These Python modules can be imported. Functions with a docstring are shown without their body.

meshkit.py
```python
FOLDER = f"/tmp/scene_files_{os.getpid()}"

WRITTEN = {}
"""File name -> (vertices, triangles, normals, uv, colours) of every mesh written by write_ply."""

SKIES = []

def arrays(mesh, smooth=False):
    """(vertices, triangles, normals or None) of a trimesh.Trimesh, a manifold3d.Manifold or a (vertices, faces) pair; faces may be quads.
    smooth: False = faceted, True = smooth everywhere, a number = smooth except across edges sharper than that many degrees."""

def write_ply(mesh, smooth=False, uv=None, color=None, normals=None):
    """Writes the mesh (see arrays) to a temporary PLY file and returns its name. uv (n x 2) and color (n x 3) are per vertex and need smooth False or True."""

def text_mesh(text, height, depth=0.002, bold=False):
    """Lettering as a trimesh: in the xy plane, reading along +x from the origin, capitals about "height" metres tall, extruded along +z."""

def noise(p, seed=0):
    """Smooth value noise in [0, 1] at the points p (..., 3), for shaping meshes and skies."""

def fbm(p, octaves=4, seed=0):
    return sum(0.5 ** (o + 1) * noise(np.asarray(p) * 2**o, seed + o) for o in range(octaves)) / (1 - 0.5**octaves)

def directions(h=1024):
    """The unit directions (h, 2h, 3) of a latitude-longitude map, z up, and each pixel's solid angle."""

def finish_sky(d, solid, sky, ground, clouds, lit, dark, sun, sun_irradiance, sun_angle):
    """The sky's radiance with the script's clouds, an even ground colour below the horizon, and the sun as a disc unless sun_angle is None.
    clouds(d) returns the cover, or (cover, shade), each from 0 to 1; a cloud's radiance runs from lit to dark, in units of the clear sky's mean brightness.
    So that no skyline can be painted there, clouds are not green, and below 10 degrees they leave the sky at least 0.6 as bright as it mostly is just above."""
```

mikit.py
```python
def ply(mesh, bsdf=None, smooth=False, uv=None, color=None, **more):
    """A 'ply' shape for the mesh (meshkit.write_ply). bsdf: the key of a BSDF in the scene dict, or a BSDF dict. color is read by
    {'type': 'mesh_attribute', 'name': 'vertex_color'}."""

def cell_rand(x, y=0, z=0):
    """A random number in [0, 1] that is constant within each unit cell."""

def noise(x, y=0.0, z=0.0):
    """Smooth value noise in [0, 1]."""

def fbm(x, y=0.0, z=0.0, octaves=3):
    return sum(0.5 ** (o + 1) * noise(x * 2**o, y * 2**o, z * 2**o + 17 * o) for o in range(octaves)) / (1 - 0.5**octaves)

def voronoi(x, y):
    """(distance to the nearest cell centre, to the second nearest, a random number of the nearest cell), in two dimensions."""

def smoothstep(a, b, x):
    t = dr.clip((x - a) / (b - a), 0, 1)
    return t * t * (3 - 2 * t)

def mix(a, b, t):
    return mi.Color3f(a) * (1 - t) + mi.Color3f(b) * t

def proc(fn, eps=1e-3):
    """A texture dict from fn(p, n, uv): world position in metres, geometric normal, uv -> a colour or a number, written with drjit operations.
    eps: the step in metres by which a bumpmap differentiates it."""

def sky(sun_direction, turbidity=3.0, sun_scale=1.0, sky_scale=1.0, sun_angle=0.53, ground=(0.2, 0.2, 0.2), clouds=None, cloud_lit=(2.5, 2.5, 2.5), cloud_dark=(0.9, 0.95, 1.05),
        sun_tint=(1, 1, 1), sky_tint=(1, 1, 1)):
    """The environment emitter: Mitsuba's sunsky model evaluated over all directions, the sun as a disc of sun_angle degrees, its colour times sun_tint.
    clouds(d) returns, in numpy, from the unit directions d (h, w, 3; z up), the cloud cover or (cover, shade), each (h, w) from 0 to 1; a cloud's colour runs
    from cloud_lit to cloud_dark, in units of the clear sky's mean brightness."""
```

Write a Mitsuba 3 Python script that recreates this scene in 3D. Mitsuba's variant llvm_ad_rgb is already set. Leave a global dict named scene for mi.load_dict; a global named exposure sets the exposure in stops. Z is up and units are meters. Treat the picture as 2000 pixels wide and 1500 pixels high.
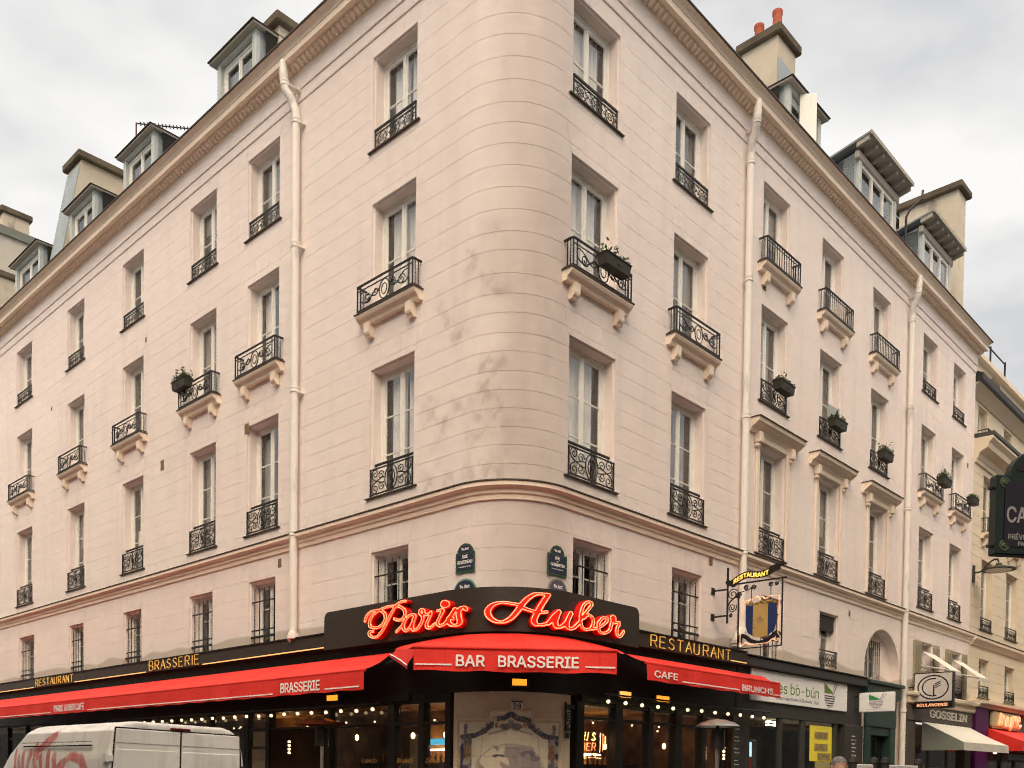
import math, random, numpy as np, trimesh, mitsuba as mi, drjit as dr, mikit, meshkit
import shapely, shapely.affinity, shapely.geometry as sg
from shapely.ops import unary_union
from mikit import proc, noise, fbm, smoothstep, mix, cell_rand
T = mi.ScalarTransform4f
rng = np.random.default_rng(7)
scene, labels, _count = {}, {}, {}
exposure = 3.06
EM = 0.305                                # lamps are given for exposure 1.3

# ------------------------------------------------------------------ camera
EYE = np.array([0.0, 0.0, 1.65])
_p, _r = math.radians(-1.5832366), math.radians(-0.7237154)
_M = np.array([[math.cos(_r), -math.sin(_r), 0], [math.sin(_r), math.cos(_r), 0], [0, 0, 1]]) @ \
     np.array([[1, 0, 0], [0, math.cos(_p), -math.sin(_p)], [0, math.sin(_p), math.cos(_p)]])
_w = lambda v: np.array([v[0], v[2], v[1]])
_fw, _up = _w(_M[2]), _w(_M[1])
scene['camera'] = {'type': 'perspective', 'fov': 57.92, 'fov_axis': 'x', 'near_clip': 0.1, 'far_clip': 500.0,
                   'principal_point_offset_y': -(1552.5555 - 750) / 1500,
                   'to_world': T().look_at(origin=EYE.tolist(), target=(EYE + _fw).tolist(), up=_up.tolist())}

# ------------------------------------------------------------------ sky: bright broken overcast
def clouds(d):
    e = np.maximum(d[..., 2:3], 0.0) + 0.25
    q = d / e
    n = meshkit.fbm(q * [5.5, 6.5, 4.0] + [3.1, 8.2, 0.4], 5, 3)
    m = meshkit.fbm(q * [2.6, 3.0, 2.0] + [9.1, 1.2, 5.4], 3, 8)
    shade = np.clip((n * 0.6 + m * 0.4 - 0.385) * 4.6, 0, 1) ** 1.2
    return np.ones(d.shape[:2]), shade
scene['sky'] = mikit.sky((-0.05, -0.66, 0.75), turbidity=3, sun_scale=0.3, sun_angle=50, clouds=clouds,
                         cloud_lit=(1.27, 1.255, 1.225), cloud_dark=(0.86, 0.87, 0.89), sun_tint=(1.0, 0.975, 0.945), ground=(0.22, 0.21, 0.2))

# ------------------------------------------------------------------ facade geometry (metres)
aL, aR, R = math.radians(46.749044), math.radians(43.250956), 1.15
C0 = np.array([-0.053, 15.0, 0.0])
dL, dR = np.array([-math.sin(aL), math.cos(aL), 0]), np.array([math.sin(aR), math.cos(aR), 0])
nL, nR = np.array([-math.cos(aL), -math.sin(aL), 0]), np.array([math.cos(aR), -math.sin(aR), 0])
HA = R * math.pi / 4                     # half the arc's length
CC = C0 + R * (dL + dR)
A0, A1 = math.atan2(nL[1], nL[0]) % (2 * math.pi), math.atan2(nR[1], nR[0]) % (2 * math.pi)
UZ = np.array([0, 0, 1.0])
def uL(s): return -(s - R) - HA
def uR(s): return (s - R) + HA
def U(side, s): return uL(s) if side == 'L' else uR(s)
def pmap(q):
    """(u along the street front, d outward, z) -> world"""
    q = np.atleast_2d(np.asarray(q, float)); u, d, z = q[:, 0:1], q[:, 1:2], q[:, 2:3]
    pl = C0 + dL * (R - (u + HA)) + nL * d
    pr = C0 + dR * (R + (u - HA)) + nR * d
    a = A0 + (A1 - A0) * (u + HA) / (2 * HA)
    pa = CC + (R + d) * np.hstack([np.cos(a), np.sin(a), a * 0])
    return np.where(u < -HA, pl, np.where(u > HA, pr, pa)) + UZ * z
def frame(o, x, up=UZ):
    x = np.asarray(x, float) / np.linalg.norm(x); y = np.cross(up, x); m = np.eye(4)
    m[:3, 0], m[:3, 1], m[:3, 2], m[:3, 3] = x, y, up, o
    return m
def FR(side, s, z=0.0, d=0.0):
    return frame(C0 + dL * s + nL * d + UZ * z, -dL) if side == 'L' else frame(C0 + dR * s + nR * d + UZ * z, dR)
def TW(m): return T(np.asarray(m, float))

# ------------------------------------------------------------------ naming
def numbered(k):
    n = _count.get(k, 0); _count[k] = n + 1
    return k if n == 0 else '%s_%03d' % (k, n)
def put(name, shape, parent=None, m=None, **lab):
    k = numbered((parent + '__' if parent else '') + name)
    scene[k] = shape if m is None else {**shape, 'to_world': TW(m)}
    if lab: labels[k] = lab
    return k
def thing(name, label, cat, group=None, kind=None):
    k = numbered(name); labels[k] = {'label': label, 'category': cat}
    if group: labels[k]['group'] = group
    if kind: labels[k]['kind'] = kind
    return k

# ------------------------------------------------------------------ mesh building
CUBE_F = np.array([[0, 1, 3], [0, 3, 2], [4, 6, 7], [4, 7, 5], [0, 4, 5], [0, 5, 1], [2, 3, 7], [2, 7, 6], [0, 2, 6], [0, 6, 4], [1, 5, 7], [1, 7, 3]])
class MB:
    def __init__(s): s.v, s.f, s.n = [], [], 0
    def add(s, v, f):
        v = np.asarray(v, float); s.v.append(v); s.f.append(np.asarray(f, int) + s.n); s.n += len(v); return s
    def box(s, x0, x1, y0, y1, z0, z1, m=None):
        v = np.array([[x, y, z] for x in (x0, x1) for y in (y0, y1) for z in (z0, z1)], float)
        f = CUBE_F
        if m is not None: v = v @ np.asarray(m)[:3, :3].T + np.asarray(m)[:3, 3]
        return s.add(v, f)
    def cbox(s, x0, x1, y0, y1, z0, z1, c=0.02):
        h = []
        for x, sx in ((x0, 1), (x1, -1)):
            for y, sy in ((y0, 1), (y1, -1)):
                for z, sz in ((z0, 1), (z1, -1)):
                    h += [[x + sx * c, y + sy * c, z], [x + sx * c, y, z + sz * c], [x, y + sy * c, z + sz * c]]
        t = trimesh.convex.convex_hull(np.array(h)); return s.add(t.vertices, t.faces)
    def tube(s, p, r, n=5, closed=False):
        p = np.asarray(p, float); k = len(p)
        t = np.roll(p, -1, 0) - np.roll(p, 1, 0) if closed else np.gradient(p, axis=0)
        t /= np.linalg.norm(t, axis=1, keepdims=True) + 1e-12
        ref = np.array([0, 0, 1.0]) if abs(t[:, 2]).mean() < 0.7 else np.array([0, 1.0, 0])
        if abs(t[:, 1]).max() < 0.3: ref = np.array([0, 1.0, 0])
        a = np.cross(t, ref); a /= np.linalg.norm(a, axis=1, keepdims=True) + 1e-12; b = np.cross(a, t)
        th = np.arange(n) * 2 * math.pi / n
        rr = np.broadcast_to(np.asarray(r, float), (k,))[:, None, None]
        v = p[:, None] + rr * (np.cos(th)[None, :, None] * a[:, None] + np.sin(th)[None, :, None] * b[:, None])
        f = []
        for i in range(k if closed else k - 1):
            i2 = (i + 1) % k
            for j in range(n):
                j2 = (j + 1) % n
                f += [[i * n + j, i2 * n + j2, i2 * n + j], [i * n + j, i * n + j2, i2 * n + j2]]
        v = v.reshape(-1, 3)
        if not closed:
            v = np.vstack([v, p[0], p[-1]])
            for j in range(n):
                f += [[k * n, (j + 1) % n, j], [k * n + 1, (k - 1) * n + j, (k - 1) * n + (j + 1) % n]]
        return s.add(v, f)
    def poly(s, g, y0, y1):
        """shapely shape in (x, z), extruded from y0 (street side) to y1"""
        for q in getattr(g, 'geoms', [g]):
            if q.is_empty or q.area < 1e-7: continue
            t = trimesh.creation.extrude_polygon(q, y1 - y0, engine='earcut')
            v = np.array(t.vertices)[:, [0, 2, 1]]; v[:, 1] = v[:, 1] + y0
            s.add(v, np.array(t.faces)[:, ::-1])
        return s
    def lathe(s, prof, n=24, o=(0, 0, 0)):
        prof = np.asarray(prof, float); k = len(prof); th = np.arange(n) * 2 * math.pi / n
        v = np.stack([prof[:, 0][:, None] * np.cos(th), prof[:, 0][:, None] * np.sin(th), np.repeat(prof[:, 1][:, None], n, 1)], -1).reshape(-1, 3) + o
        f = [[i * n + j, i * n + (j + 1) % n, (i + 1) * n + (j + 1) % n] for i in range(k - 1) for j in range(n)] + \
            [[i * n + j, (i + 1) * n + (j + 1) % n, (i + 1) * n + j] for i in range(k - 1) for j in range(n)]
        return s.add(v, f)
    def grid(s, P):
        P = np.asarray(P, float); a, b = P.shape[:2]; idx = np.arange(a * b).reshape(a, b)
        q = np.stack([idx[:-1, :-1], idx[1:, :-1], idx[1:, 1:], idx[:-1, 1:]], -1).reshape(-1, 4)
        return s.add(P.reshape(-1, 3), np.vstack([q[:, [0, 1, 2]], q[:, [0, 2, 3]]]))
    def mesh(s): return np.vstack(s.v), np.vstack(s.f)
    def xf(s, fn): s.v = [fn(v) for v in s.v]; return s
    def ply(s, mat, smooth=False): return mikit.ply(s.mesh(), mat, smooth)
def mm(m): return lambda v: v @ np.asarray(m)[:3, :3].T + np.asarray(m)[:3, 3]
def text(t, height, width=None, bold=False, depth=0.01, italic=0.0):
    t = meshkit.text_mesh(t, height, depth, bold); v = np.array(t.vertices)
    v[:, 0] -= v[:, 0].min(); w = v[:, 0].max()
    if width: v[:, 0] *= width / w
    v[:, 0] += v[:, 1] * italic
    return MB().add(np.stack([v[:, 0], -v[:, 2], v[:, 1]], 1), np.array(t.faces))
def spiral(cx, cz, r, turns, a0, sgn=1, n=14, y=0.0):
    t = np.linspace(0, 1, n); a = a0 + sgn * turns * 2 * math.pi * t; q = r * (1 - 0.8 * t)
    return np.stack([cx + q * np.cos(a), np.full(n, y), cz + q * np.sin(a)], 1)
def ellipse(cx, cz, rx, rz, n=22, y=0.0):
    a = np.arange(n) * 2 * math.pi / n
    return np.stack([cx + rx * np.cos(a), np.full(n, y), cz + rz * np.sin(a)], 1)
def bez(p, n=12):
    p = np.asarray(p, float); t = np.linspace(0, 1, n)[:, None]
    return (1 - t) ** 3 * p[0] + 3 * t * (1 - t) ** 2 * p[1] + 3 * t * t * (1 - t) * p[2] + t ** 3 * p[3]
def smoothcurve(p, k=6):
    """Catmull-Rom through the points"""
    p = np.asarray(p, float); q = np.vstack([2 * p[0] - p[1], p, 2 * p[-1] - p[-2]]); out = []
    for i in range(1, len(q) - 2):
        t = np.linspace(0, 1, k, endpoint=False)[:, None]
        out.append(0.5 * (2 * q[i] + (q[i + 1] - q[i - 1]) * t + (2 * q[i - 1] - 5 * q[i] + 4 * q[i + 1] - q[i + 2]) * t ** 2 + (3 * q[i] - q[i - 1] - 3 * q[i + 1] + q[i + 2]) * t ** 3))
    return np.vstack(out + [q[-2:-1]])
def us_of(u0, u1):
    a = np.linspace(-HA, HA, 25)
    return np.concatenate([[u0] if u0 < -HA else [], a[(a > u0 + 1e-6) & (a < u1 - 1e-6)] if u0 >= -HA or u1 <= HA else a, [u1]]) if u0 < -HA else \
        np.concatenate([[u0], a[(a > u0 + 1e-6) & (a < u1 - 1e-6)], [u1]])
def sweep(prof, u0, u1, cap=True):
    """moulding profile [(d, z)...] carried along the street front"""
    us = us_of(u0, u1); prof = np.asarray(prof, float)
    P = np.stack([pmap(np.column_stack([np.full(len(prof), u), prof])) for u in us])
    b = MB().grid(P)
    if cap:
        tri = trimesh.creation.triangulate_polygon(sg.Polygon(prof), engine='earcut')
        for u in (us[0], us[-1]):
            v = pmap(np.column_stack([np.full(len(tri[0]), u), tri[0]])); b.add(v, tri[1])
    return b

# ------------------------------------------------------------------ materials
def lin(h):
    c = np.array([int(h[i:i + 2], 16) for i in (0, 2, 4)]) / 255.0
    return np.where(c <= 0.04045, c / 12.92, ((c + 0.055) / 1.055) ** 2.4)
def mat(name, base, rough=0.6, spec=0.3, metal=0.0, two=True, **more):
    b = base if isinstance(base, dict) else {'type': 'rgb', 'value': [float(x) for x in (lin(base) if isinstance(base, str) else base)]}
    d = {'type': 'principled', 'base_color': b, 'roughness': rough, 'specular': spec, 'metallic': metal, **more}
    scene['m_' + name] = {'type': 'twosided', 'bsdf': d} if two else d
    return 'm_' + name
def plaster_fn(p, n, uv):
    big = fbm(p.x * 0.35, p.y * 0.35, p.z * 0.5, 3); fine = fbm(p.x * 5, p.y * 5, p.z * 9, 3)
    c = mix((0.735, 0.645, 0.61), (0.785, 0.705, 0.675), big)
    c = c * (0.94 + 0.1 * fine)
    drip = fbm(p.x * 5.0, p.y * 5.0, p.z * 0.35 + 4, 3)
    c = c * (1 - 0.05 * smoothstep(0.45, 0.8, drip))
    # broad soft band at the rounded corner, darker and greyer
    gr = smoothstep(1.25, .15, dr.abs(p.x - .12 - .25 * noise(p.z * .8, 2.0, 1.0))) * smoothstep(17.6, 16.0, p.y)
    c = mix(c, c * mi.Color3f(.70, .685, .67), gr * (.6 + .6 * fbm(p.x * 2, p.y * 2, p.z * .5, 3)))
    # soot blooming on the rounded corner
    lx = p.x - float(CC[0]); ly = p.y - float(CC[1])
    near = smoothstep(1.75, 1.2, dr.sqrt(lx * lx + ly * ly)) * smoothstep(0.12, -0.3, p.x + 0.06) * smoothstep(10.9, 10.2, p.z) * smoothstep(6.35, 6.6, p.z)
    blot = fbm(p.x * 2.0 + 3, p.y * 2.0, p.z * 1.7 + 1.7, 3); grit = fbm(p.x * 8, p.y * 8, p.z * 6, 4)
    near2 = smoothstep(-1.9, -1.2, p.x) * smoothstep(0.1, -0.4, p.x) * smoothstep(7.1, 6.5, p.z) * smoothstep(6.35, 6.45, p.z) * smoothstep(17.5, 16.6, p.y)
    soot = near * smoothstep(0.47, 0.74, blot) * (0.35 + 0.9 * smoothstep(0.35, 0.7, grit)) + near2 * smoothstep(0.42, 0.62, fbm(p.x * 3, p.y * 3, p.z * 1.5, 3)) * smoothstep(0.35, 0.6, grit) * 0.8
    c = mix(c, (0.19, 0.155, 0.13), dr.clip(soot, 0, 1) * 0.42)
    # render patched in grey just over the shop fascia
    top = 4.30 + 0.28 * noise(p.x * 1.1, p.y * 1.1, 3.3)
    patch = smoothstep(top + 0.05, top - 0.02, p.z)
    return mix(c, (0.43, 0.36, 0.29), patch * 0.75)
PL = mat('plaster', proc(plaster_fn), 0.85, 0.15)
MO = mat('moulding', proc(lambda p, n, uv: mix((0.765, 0.645, 0.53), (0.815, 0.70, 0.585), fbm(p.x * 1.3, p.y * 1.3, p.z * 3, 3)) * (0.93 + 0.1 * fbm(p.x * 9, p.y * 9, p.z * 2, 2))), 0.8, 0.15)
CR = mat('cream_stone', proc(lambda p, n, uv: mix((0.60, 0.515, 0.395), (0.68, 0.595, 0.47), fbm(p.x * .9, p.y * .9, p.z * 1.7, 3))), 0.85, 0.15)
ZN = mat('zinc_edge', '4a4038', 0.6, 0.3)
ZB = mat('zinc', proc(lambda p, n, uv: mix((0.24, 0.29, 0.315), (0.44, 0.49, 0.505), fbm(p.x * 1.6, p.y * 1.6, p.z * 1.1, 4))), 0.55, 0.4, 0.25)
IR = mat('iron', (0.016, 0.0145, 0.014), 0.45, 0.4)
WH = mat('white_paint', proc(lambda p, n, uv: mix((0.70, 0.69, 0.65), (0.78, 0.77, 0.73), fbm(p.x * 3, p.y * 3, p.z * 3, 2))), 0.45, 0.35)
GW = mat('grey_white_paint', 'b4bab8', 0.5, 0.3)
PI = mat('pipe_paint', proc(lambda p, n, uv: mix((0.68, 0.645, 0.60), (0.76, 0.725, 0.685), fbm(p.x * 2, p.y * 2, p.z * 0.8, 3)) * (1 - .25 * smoothstep(.6, .8, fbm(p.x * 6, p.y * 6, p.z * 1.5, 3)))), 0.5, 0.3)
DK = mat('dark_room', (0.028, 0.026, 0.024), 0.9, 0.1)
CU = mat('curtain', proc(lambda p, n, uv: mix((0.62, 0.6, 0.55), (0.72, 0.7, 0.66), fbm(p.x * 14, p.y * 14, p.z * 0.5, 2))), 0.9, 0.1)
CD = mat('curtain_grey', proc(lambda p, n, uv: mix((0.20, 0.185, 0.165), (0.30, 0.28, 0.25), fbm(p.x * 12, p.y * 12, p.z * 0.4, 2))), 0.9, 0.1)
scene['m_glass'] = {'type': 'thindielectric', 'int_ior': 1.55}
GL = 'm_glass'
BK = mat('black_panel', (0.012, 0.0105, 0.010), 0.4, 0.35)
FA = mat('fascia_brown', (0.036, 0.030, 0.024), 0.38, 0.5, 0.2)
def cloth_fn(p, n, uv):
    w = fbm(p.x * 2.5, p.y * 2.5, p.z * 1.0, 3)
    run = dr.select(p.x < -1.6, (p.x - float(C0[0])) * float(dL[0]) + (p.y - 15.0) * float(dL[1]), dr.select(p.x > 1.75, (p.x - float(C0[0])) * float(dR[0]) + (p.y - 15.0) * float(dR[1]), p.x + .45))
    st = run / 1.18; st = dr.abs(st - dr.floor(st) - .5) * 1.18
    w = w * (1 - .9 * smoothstep(.02, .008, st)) + .10 * smoothstep(.6, .75, fbm(p.x * 1.2, p.y * 1.2, p.z * 5, 3))
    return mix((0.62, 0.020, 0.013), (0.76, 0.042, 0.030), w) * (0.95 + 0.1 * noise(p.x * 90, p.y * 90, p.z * 90))
RD = mat('red_cloth', proc(cloth_fn), 0.7, 0.25, sheen=0.8)
WP = mat('white_print', (0.82, 0.80, 0.78), 0.6, 0.2)
CH = mat('chimney_render', proc(lambda p, n, uv: mix(mix((0.44, 0.385, 0.30), (0.64, 0.575, 0.48), fbm(p.x * .8, p.y * .8, p.z * .9, 4)), (0.2, 0.17, 0.14), smoothstep(0.6, 0.8, fbm(p.x * 2.5, p.y * 2.5, p.z * .8 + 7, 4)) * 0.7)), 0.9, 0.1)
CK = mat('cap_stone', proc(lambda p, n, uv: mix((0.075, 0.06, 0.045), (0.16, 0.135, 0.10), fbm(p.x * 3, p.y * 3, p.z * 3, 3))), 0.9, 0.1)
TC = mat('terracotta', proc(lambda p, n, uv: mix((0.36, 0.085, 0.05), (0.48, 0.14, 0.09), fbm(p.x * 5, p.y * 5, p.z * 4, 3))), 0.8, 0.2)
BR = mat('brown_rafter', 'a29c92', 0.8, 0.15)
LF1 = mat('leaf', proc(lambda p, n, uv: mix((0.03, 0.05, 0.015), (0.09, 0.12, 0.04), noise(p.x * 18, p.y * 18, p.z * 18))), 0.7, 0.2)
PLB = mat('planter', proc(lambda p, n, uv: mix((0.028, 0.026, 0.021), (0.05, 0.046, 0.037), fbm(p.x * 6, p.y * 6, p.z * 6, 2))), 0.6, 0.3)
VENT = mat('vent_grille', '8c7560', 0.7, 0.2)
def emit(name, rgb, k, base=None):
    """dict pieces of a mesh that gives off light"""
    return {'emitter': {'type': 'area', 'radiance': {'type': 'rgb', 'value': [float(c * k * EM) for c in rgb]}}}

# ------------------------------------------------------------------ ground
def sheet(x0, x1, y0, y1, z): return MB().add([[x0, y0, z], [x1, y0, z], [x1, y1, z], [x0, y1, z]], [[0, 1, 2], [0, 2, 3]])
ASPH = mat('asphalt', proc(lambda p, n, uv: mix((0.04, 0.04, 0.042), (0.075, 0.073, 0.07), fbm(p.x * 3, p.y * 3, 0, 4))), 0.8, 0.3)
PAVE = mat('pavement', proc(lambda p, n, uv: mix((0.14, 0.135, 0.13), (0.22, 0.21, 0.2), fbm(p.x * 1.5, p.y * 1.5, 0, 4))), 0.85, 0.2)
put('road', sheet(-140, 140, -90, 190, 0.0).ply(ASPH), kind='structure')
def pave_band(d):
    us = us_of(-29, 38); o = pmap(np.column_stack([us, us * 0 + d, us * 0 + 0.12])); i = pmap(np.column_stack([us, us * 0 - 0.02, us * 0 + 0.12]))
    b = MB().grid(np.stack([o, i])); k = pmap(np.column_stack([us, us * 0 + d, us * 0])); b.grid(np.stack([o, k])); return b
put('pavement', pave_band(2.6).ply(PAVE), kind='structure')

# ------------------------------------------------------------------ the corner building
B = thing('corner_building', 'large peach rendered corner building with rounded corner, moulded cornice and iron window railings', 'building')
def put_b(name, shape, m=None, **k): return put(name, shape, B, m, **k)

# openings: side, s0, s1, z0, z1, kind
COL_L = [(20.68, 22.007), (16.721, 17.911), (13.042, 14.265), (9.392, 10.617), (6.808, 8.046), (2.444, 3.691)]
ENT_L = [(20.54, 21.827), (16.782, 17.805), (13.149, 14.197), (9.519, 10.614), (6.892, 7.947), (2.563, 3.641)]
OP = []
for i, (a, b) in enumerate(COL_L):
    OP += [('L', a, b, 13.09, 14.80, 'top', i), ('L', a, b, 10.09, 12.12, 'bal', i), ('L', a, b, 6.70, 9.08, 'tall', i)]
for i, (a, b) in enumerate(ENT_L):
    OP.append(('L', a, b, 4.10, 5.68, 'bars', i))
for i, (a, b) in enumerate([(1.36, 2.673), (4.475, 5.722)]):
    OP += [('R', a, b, 13.09, 14.80, 'top', 6 + i), ('R', a, b, 10.09, 12.12, 'bal', 6 + i), ('R', a, b, 6.70, 9.08, 'tall', 6 + i)]
for i, (a, b) in enumerate([(1.541, 2.651), (4.6, 5.709)]):
    OP.append(('R', a, b, 4.10, 5.68, 'bars', 6 + i))
for i, (a, b) in enumerate([(7.951, 9.196), (10.883, 12.114), (13.978, 15.19)]):
    OP += [('R', a, b, 12.87, 14.72, 'bal2', 8 + i), ('R', a, b, 9.92, 12.04, 'mid', 8 + i), ('R', a, b, 6.55, 9.0, 'cap', 8 + i)]
OP += [('R', 8.19, 9.2, 4.2, 5.66, 'plain', 8), ('R', 11.16, 12.26, 4.2, 5.69, 'shade', 9)]
for i, (a, b) in enumerate([(17.706, 18.92), (20.375, 21.527)]):
    OP += [('R', a, b, 13.09, 14.80, 'top', 11 + i), ('R', a, b, 10.09, 12.12, 'bal', 11 + i), ('R', a, b, 6.70, 9.08, 'tall', 11 + i)]
OP += [('R', 18.05, 19.1, 4.2, 5.69, 'blind', 11), ('R', 20.76, 21.79, 4.2, 5.69, 'blind', 12)]
def urange(o):
    a, b = U(o[0], o[1]), U(o[0], o[2]); return min(a, b), max(a, b)
holes = [sg.box(urange(o)[0], o[3], urange(o)[1], o[4]) for o in OP]
ARCH_C, ARCH_R = uR(15.18), 1.27
arch = unary_union([sg.Point(ARCH_C, 4.42).buffer(ARCH_R, 24).intersection(sg.box(-99, 4.42, 99, 9)), sg.box(ARCH_C - ARCH_R, 4.27, ARCH_C + ARCH_R, 4.42)])
door_hole = sg.box(uR(14.0), 0.0, uR(16.1), 4.1)
UA0, UA1, UB1, UC1 = uL(25.4), uR(7.12), uR(16.5), uR(22.5)
walls = unary_union([sg.box(UA0, 3.6, UA1, 15.62), sg.box(UA1, 3.9, uR(13.75), 15.62), sg.box(uR(13.75), 0, UB1 + .15, 15.62), sg.box(UB1 + .15, 3.4, UC1, 15.62)])
walls = walls.difference(unary_union(holes + [arch, door_hole]))
J_UP = [6.45, 6.72, 7.03, 7.32, 7.63, 7.93, 8.24, 8.56, 8.86, 9.19, 9.50, 9.83, 10.21, 10.51, 10.87, 11.23, 11.58, 11.93, 12.27, 12.6, 12.96, 13.33, 13.69, 14.02, 14.37, 14.72, 15.14]
J_LO = [3.6, 4.24, 4.6, 4.96, 5.34, 5.72, 6.13]
cuts = []
GAP = 0.0075
for z in J_UP[1:-1]:
    cuts += [sg.box(UA0, z - GAP / 2, UA1, z + GAP / 2), sg.box(UB1, z - GAP / 3, UC1, z + GAP / 3)]
for z in J_LO[1:]: cuts.append(sg.box(UA0, z - GAP / 2, UC1, z + GAP / 2))
for o in OP:                                   # flat-arch joints over each opening of the coursed fronts
    if o[5] in ('top', 'bal', 'tall', 'bars'):
        a, b = urange(o); zt = o[4]; mid = (a + b) / 2; h = 0.44 if o[5] != 'top' else 0.3
        if a > -1.35 and b < 1.3: continue
        for f in (-1, -0.36, 0.36, 1):
            x0 = mid + f * (b - a) / 2; x1 = x0 + 0.16 * f
            cuts.append(sg.LineString([(x0, zt), (x1, zt + h)]).buffer(0.0045, cap_style='flat'))
for z in (5.1, 4.4): cuts.append(sg.LineString([(ARCH_C, 5.69), (ARCH_C, 6.1)]).buffer(0.005))
stones = walls.difference(unary_union(cuts))
ARCSTRIPS = [sg.box(a, 0, b, 30) for a, b in zip(np.linspace(-HA, HA, 49)[:-1], np.linspace(-HA, HA, 49)[1:])]
def split_arc(g):
    a, _, b, _ = g.bounds
    if b <= -HA or a >= HA: return [g]
    out = [g.intersection(sg.box(-99, 0, -HA, 30)), g.intersection(sg.box(HA, 0, 99, 30))] + [g.intersection(s_) for s_ in ARCSTRIPS]
    return [q for h in out for q in getattr(h, 'geoms', [h]) if q.geom_type == 'Polygon' and q.area > 1e-9]
def tri_front(b, g, d):
    v, f = trimesh.creation.triangulate_polygon(g, engine='earcut'); b.add(pmap(np.column_stack([v[:, 0], np.full(len(v), d), v[:, 1]])), f)
def edge_walls(b, g, d0, d1):
    for ring in [g.exterior, *g.interiors]:
        c = np.array(ring.coords)
        for p, q in zip(c[:-1], c[1:]):
            if abs(p[1] - q[1]) < 1e-9 and min(p[0], q[0]) < HA and max(p[0], q[0]) > -HA:
                us = np.array([p[0]] + [a for a in np.linspace(-HA, HA, 49)[::1 if q[0] > p[0] else -1] if min(p[0], q[0]) + 1e-6 < a < max(p[0], q[0]) - 1e-6] + [q[0]]); zz = np.full(len(us), p[1])
            else: us, zz = np.array([p[0], q[0]]), np.array([p[1], q[1]])
            b.grid(np.stack([pmap(np.column_stack([us, us * 0 + d0, zz])), pmap(np.column_stack([us, us * 0 + d1, zz]))]))
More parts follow.
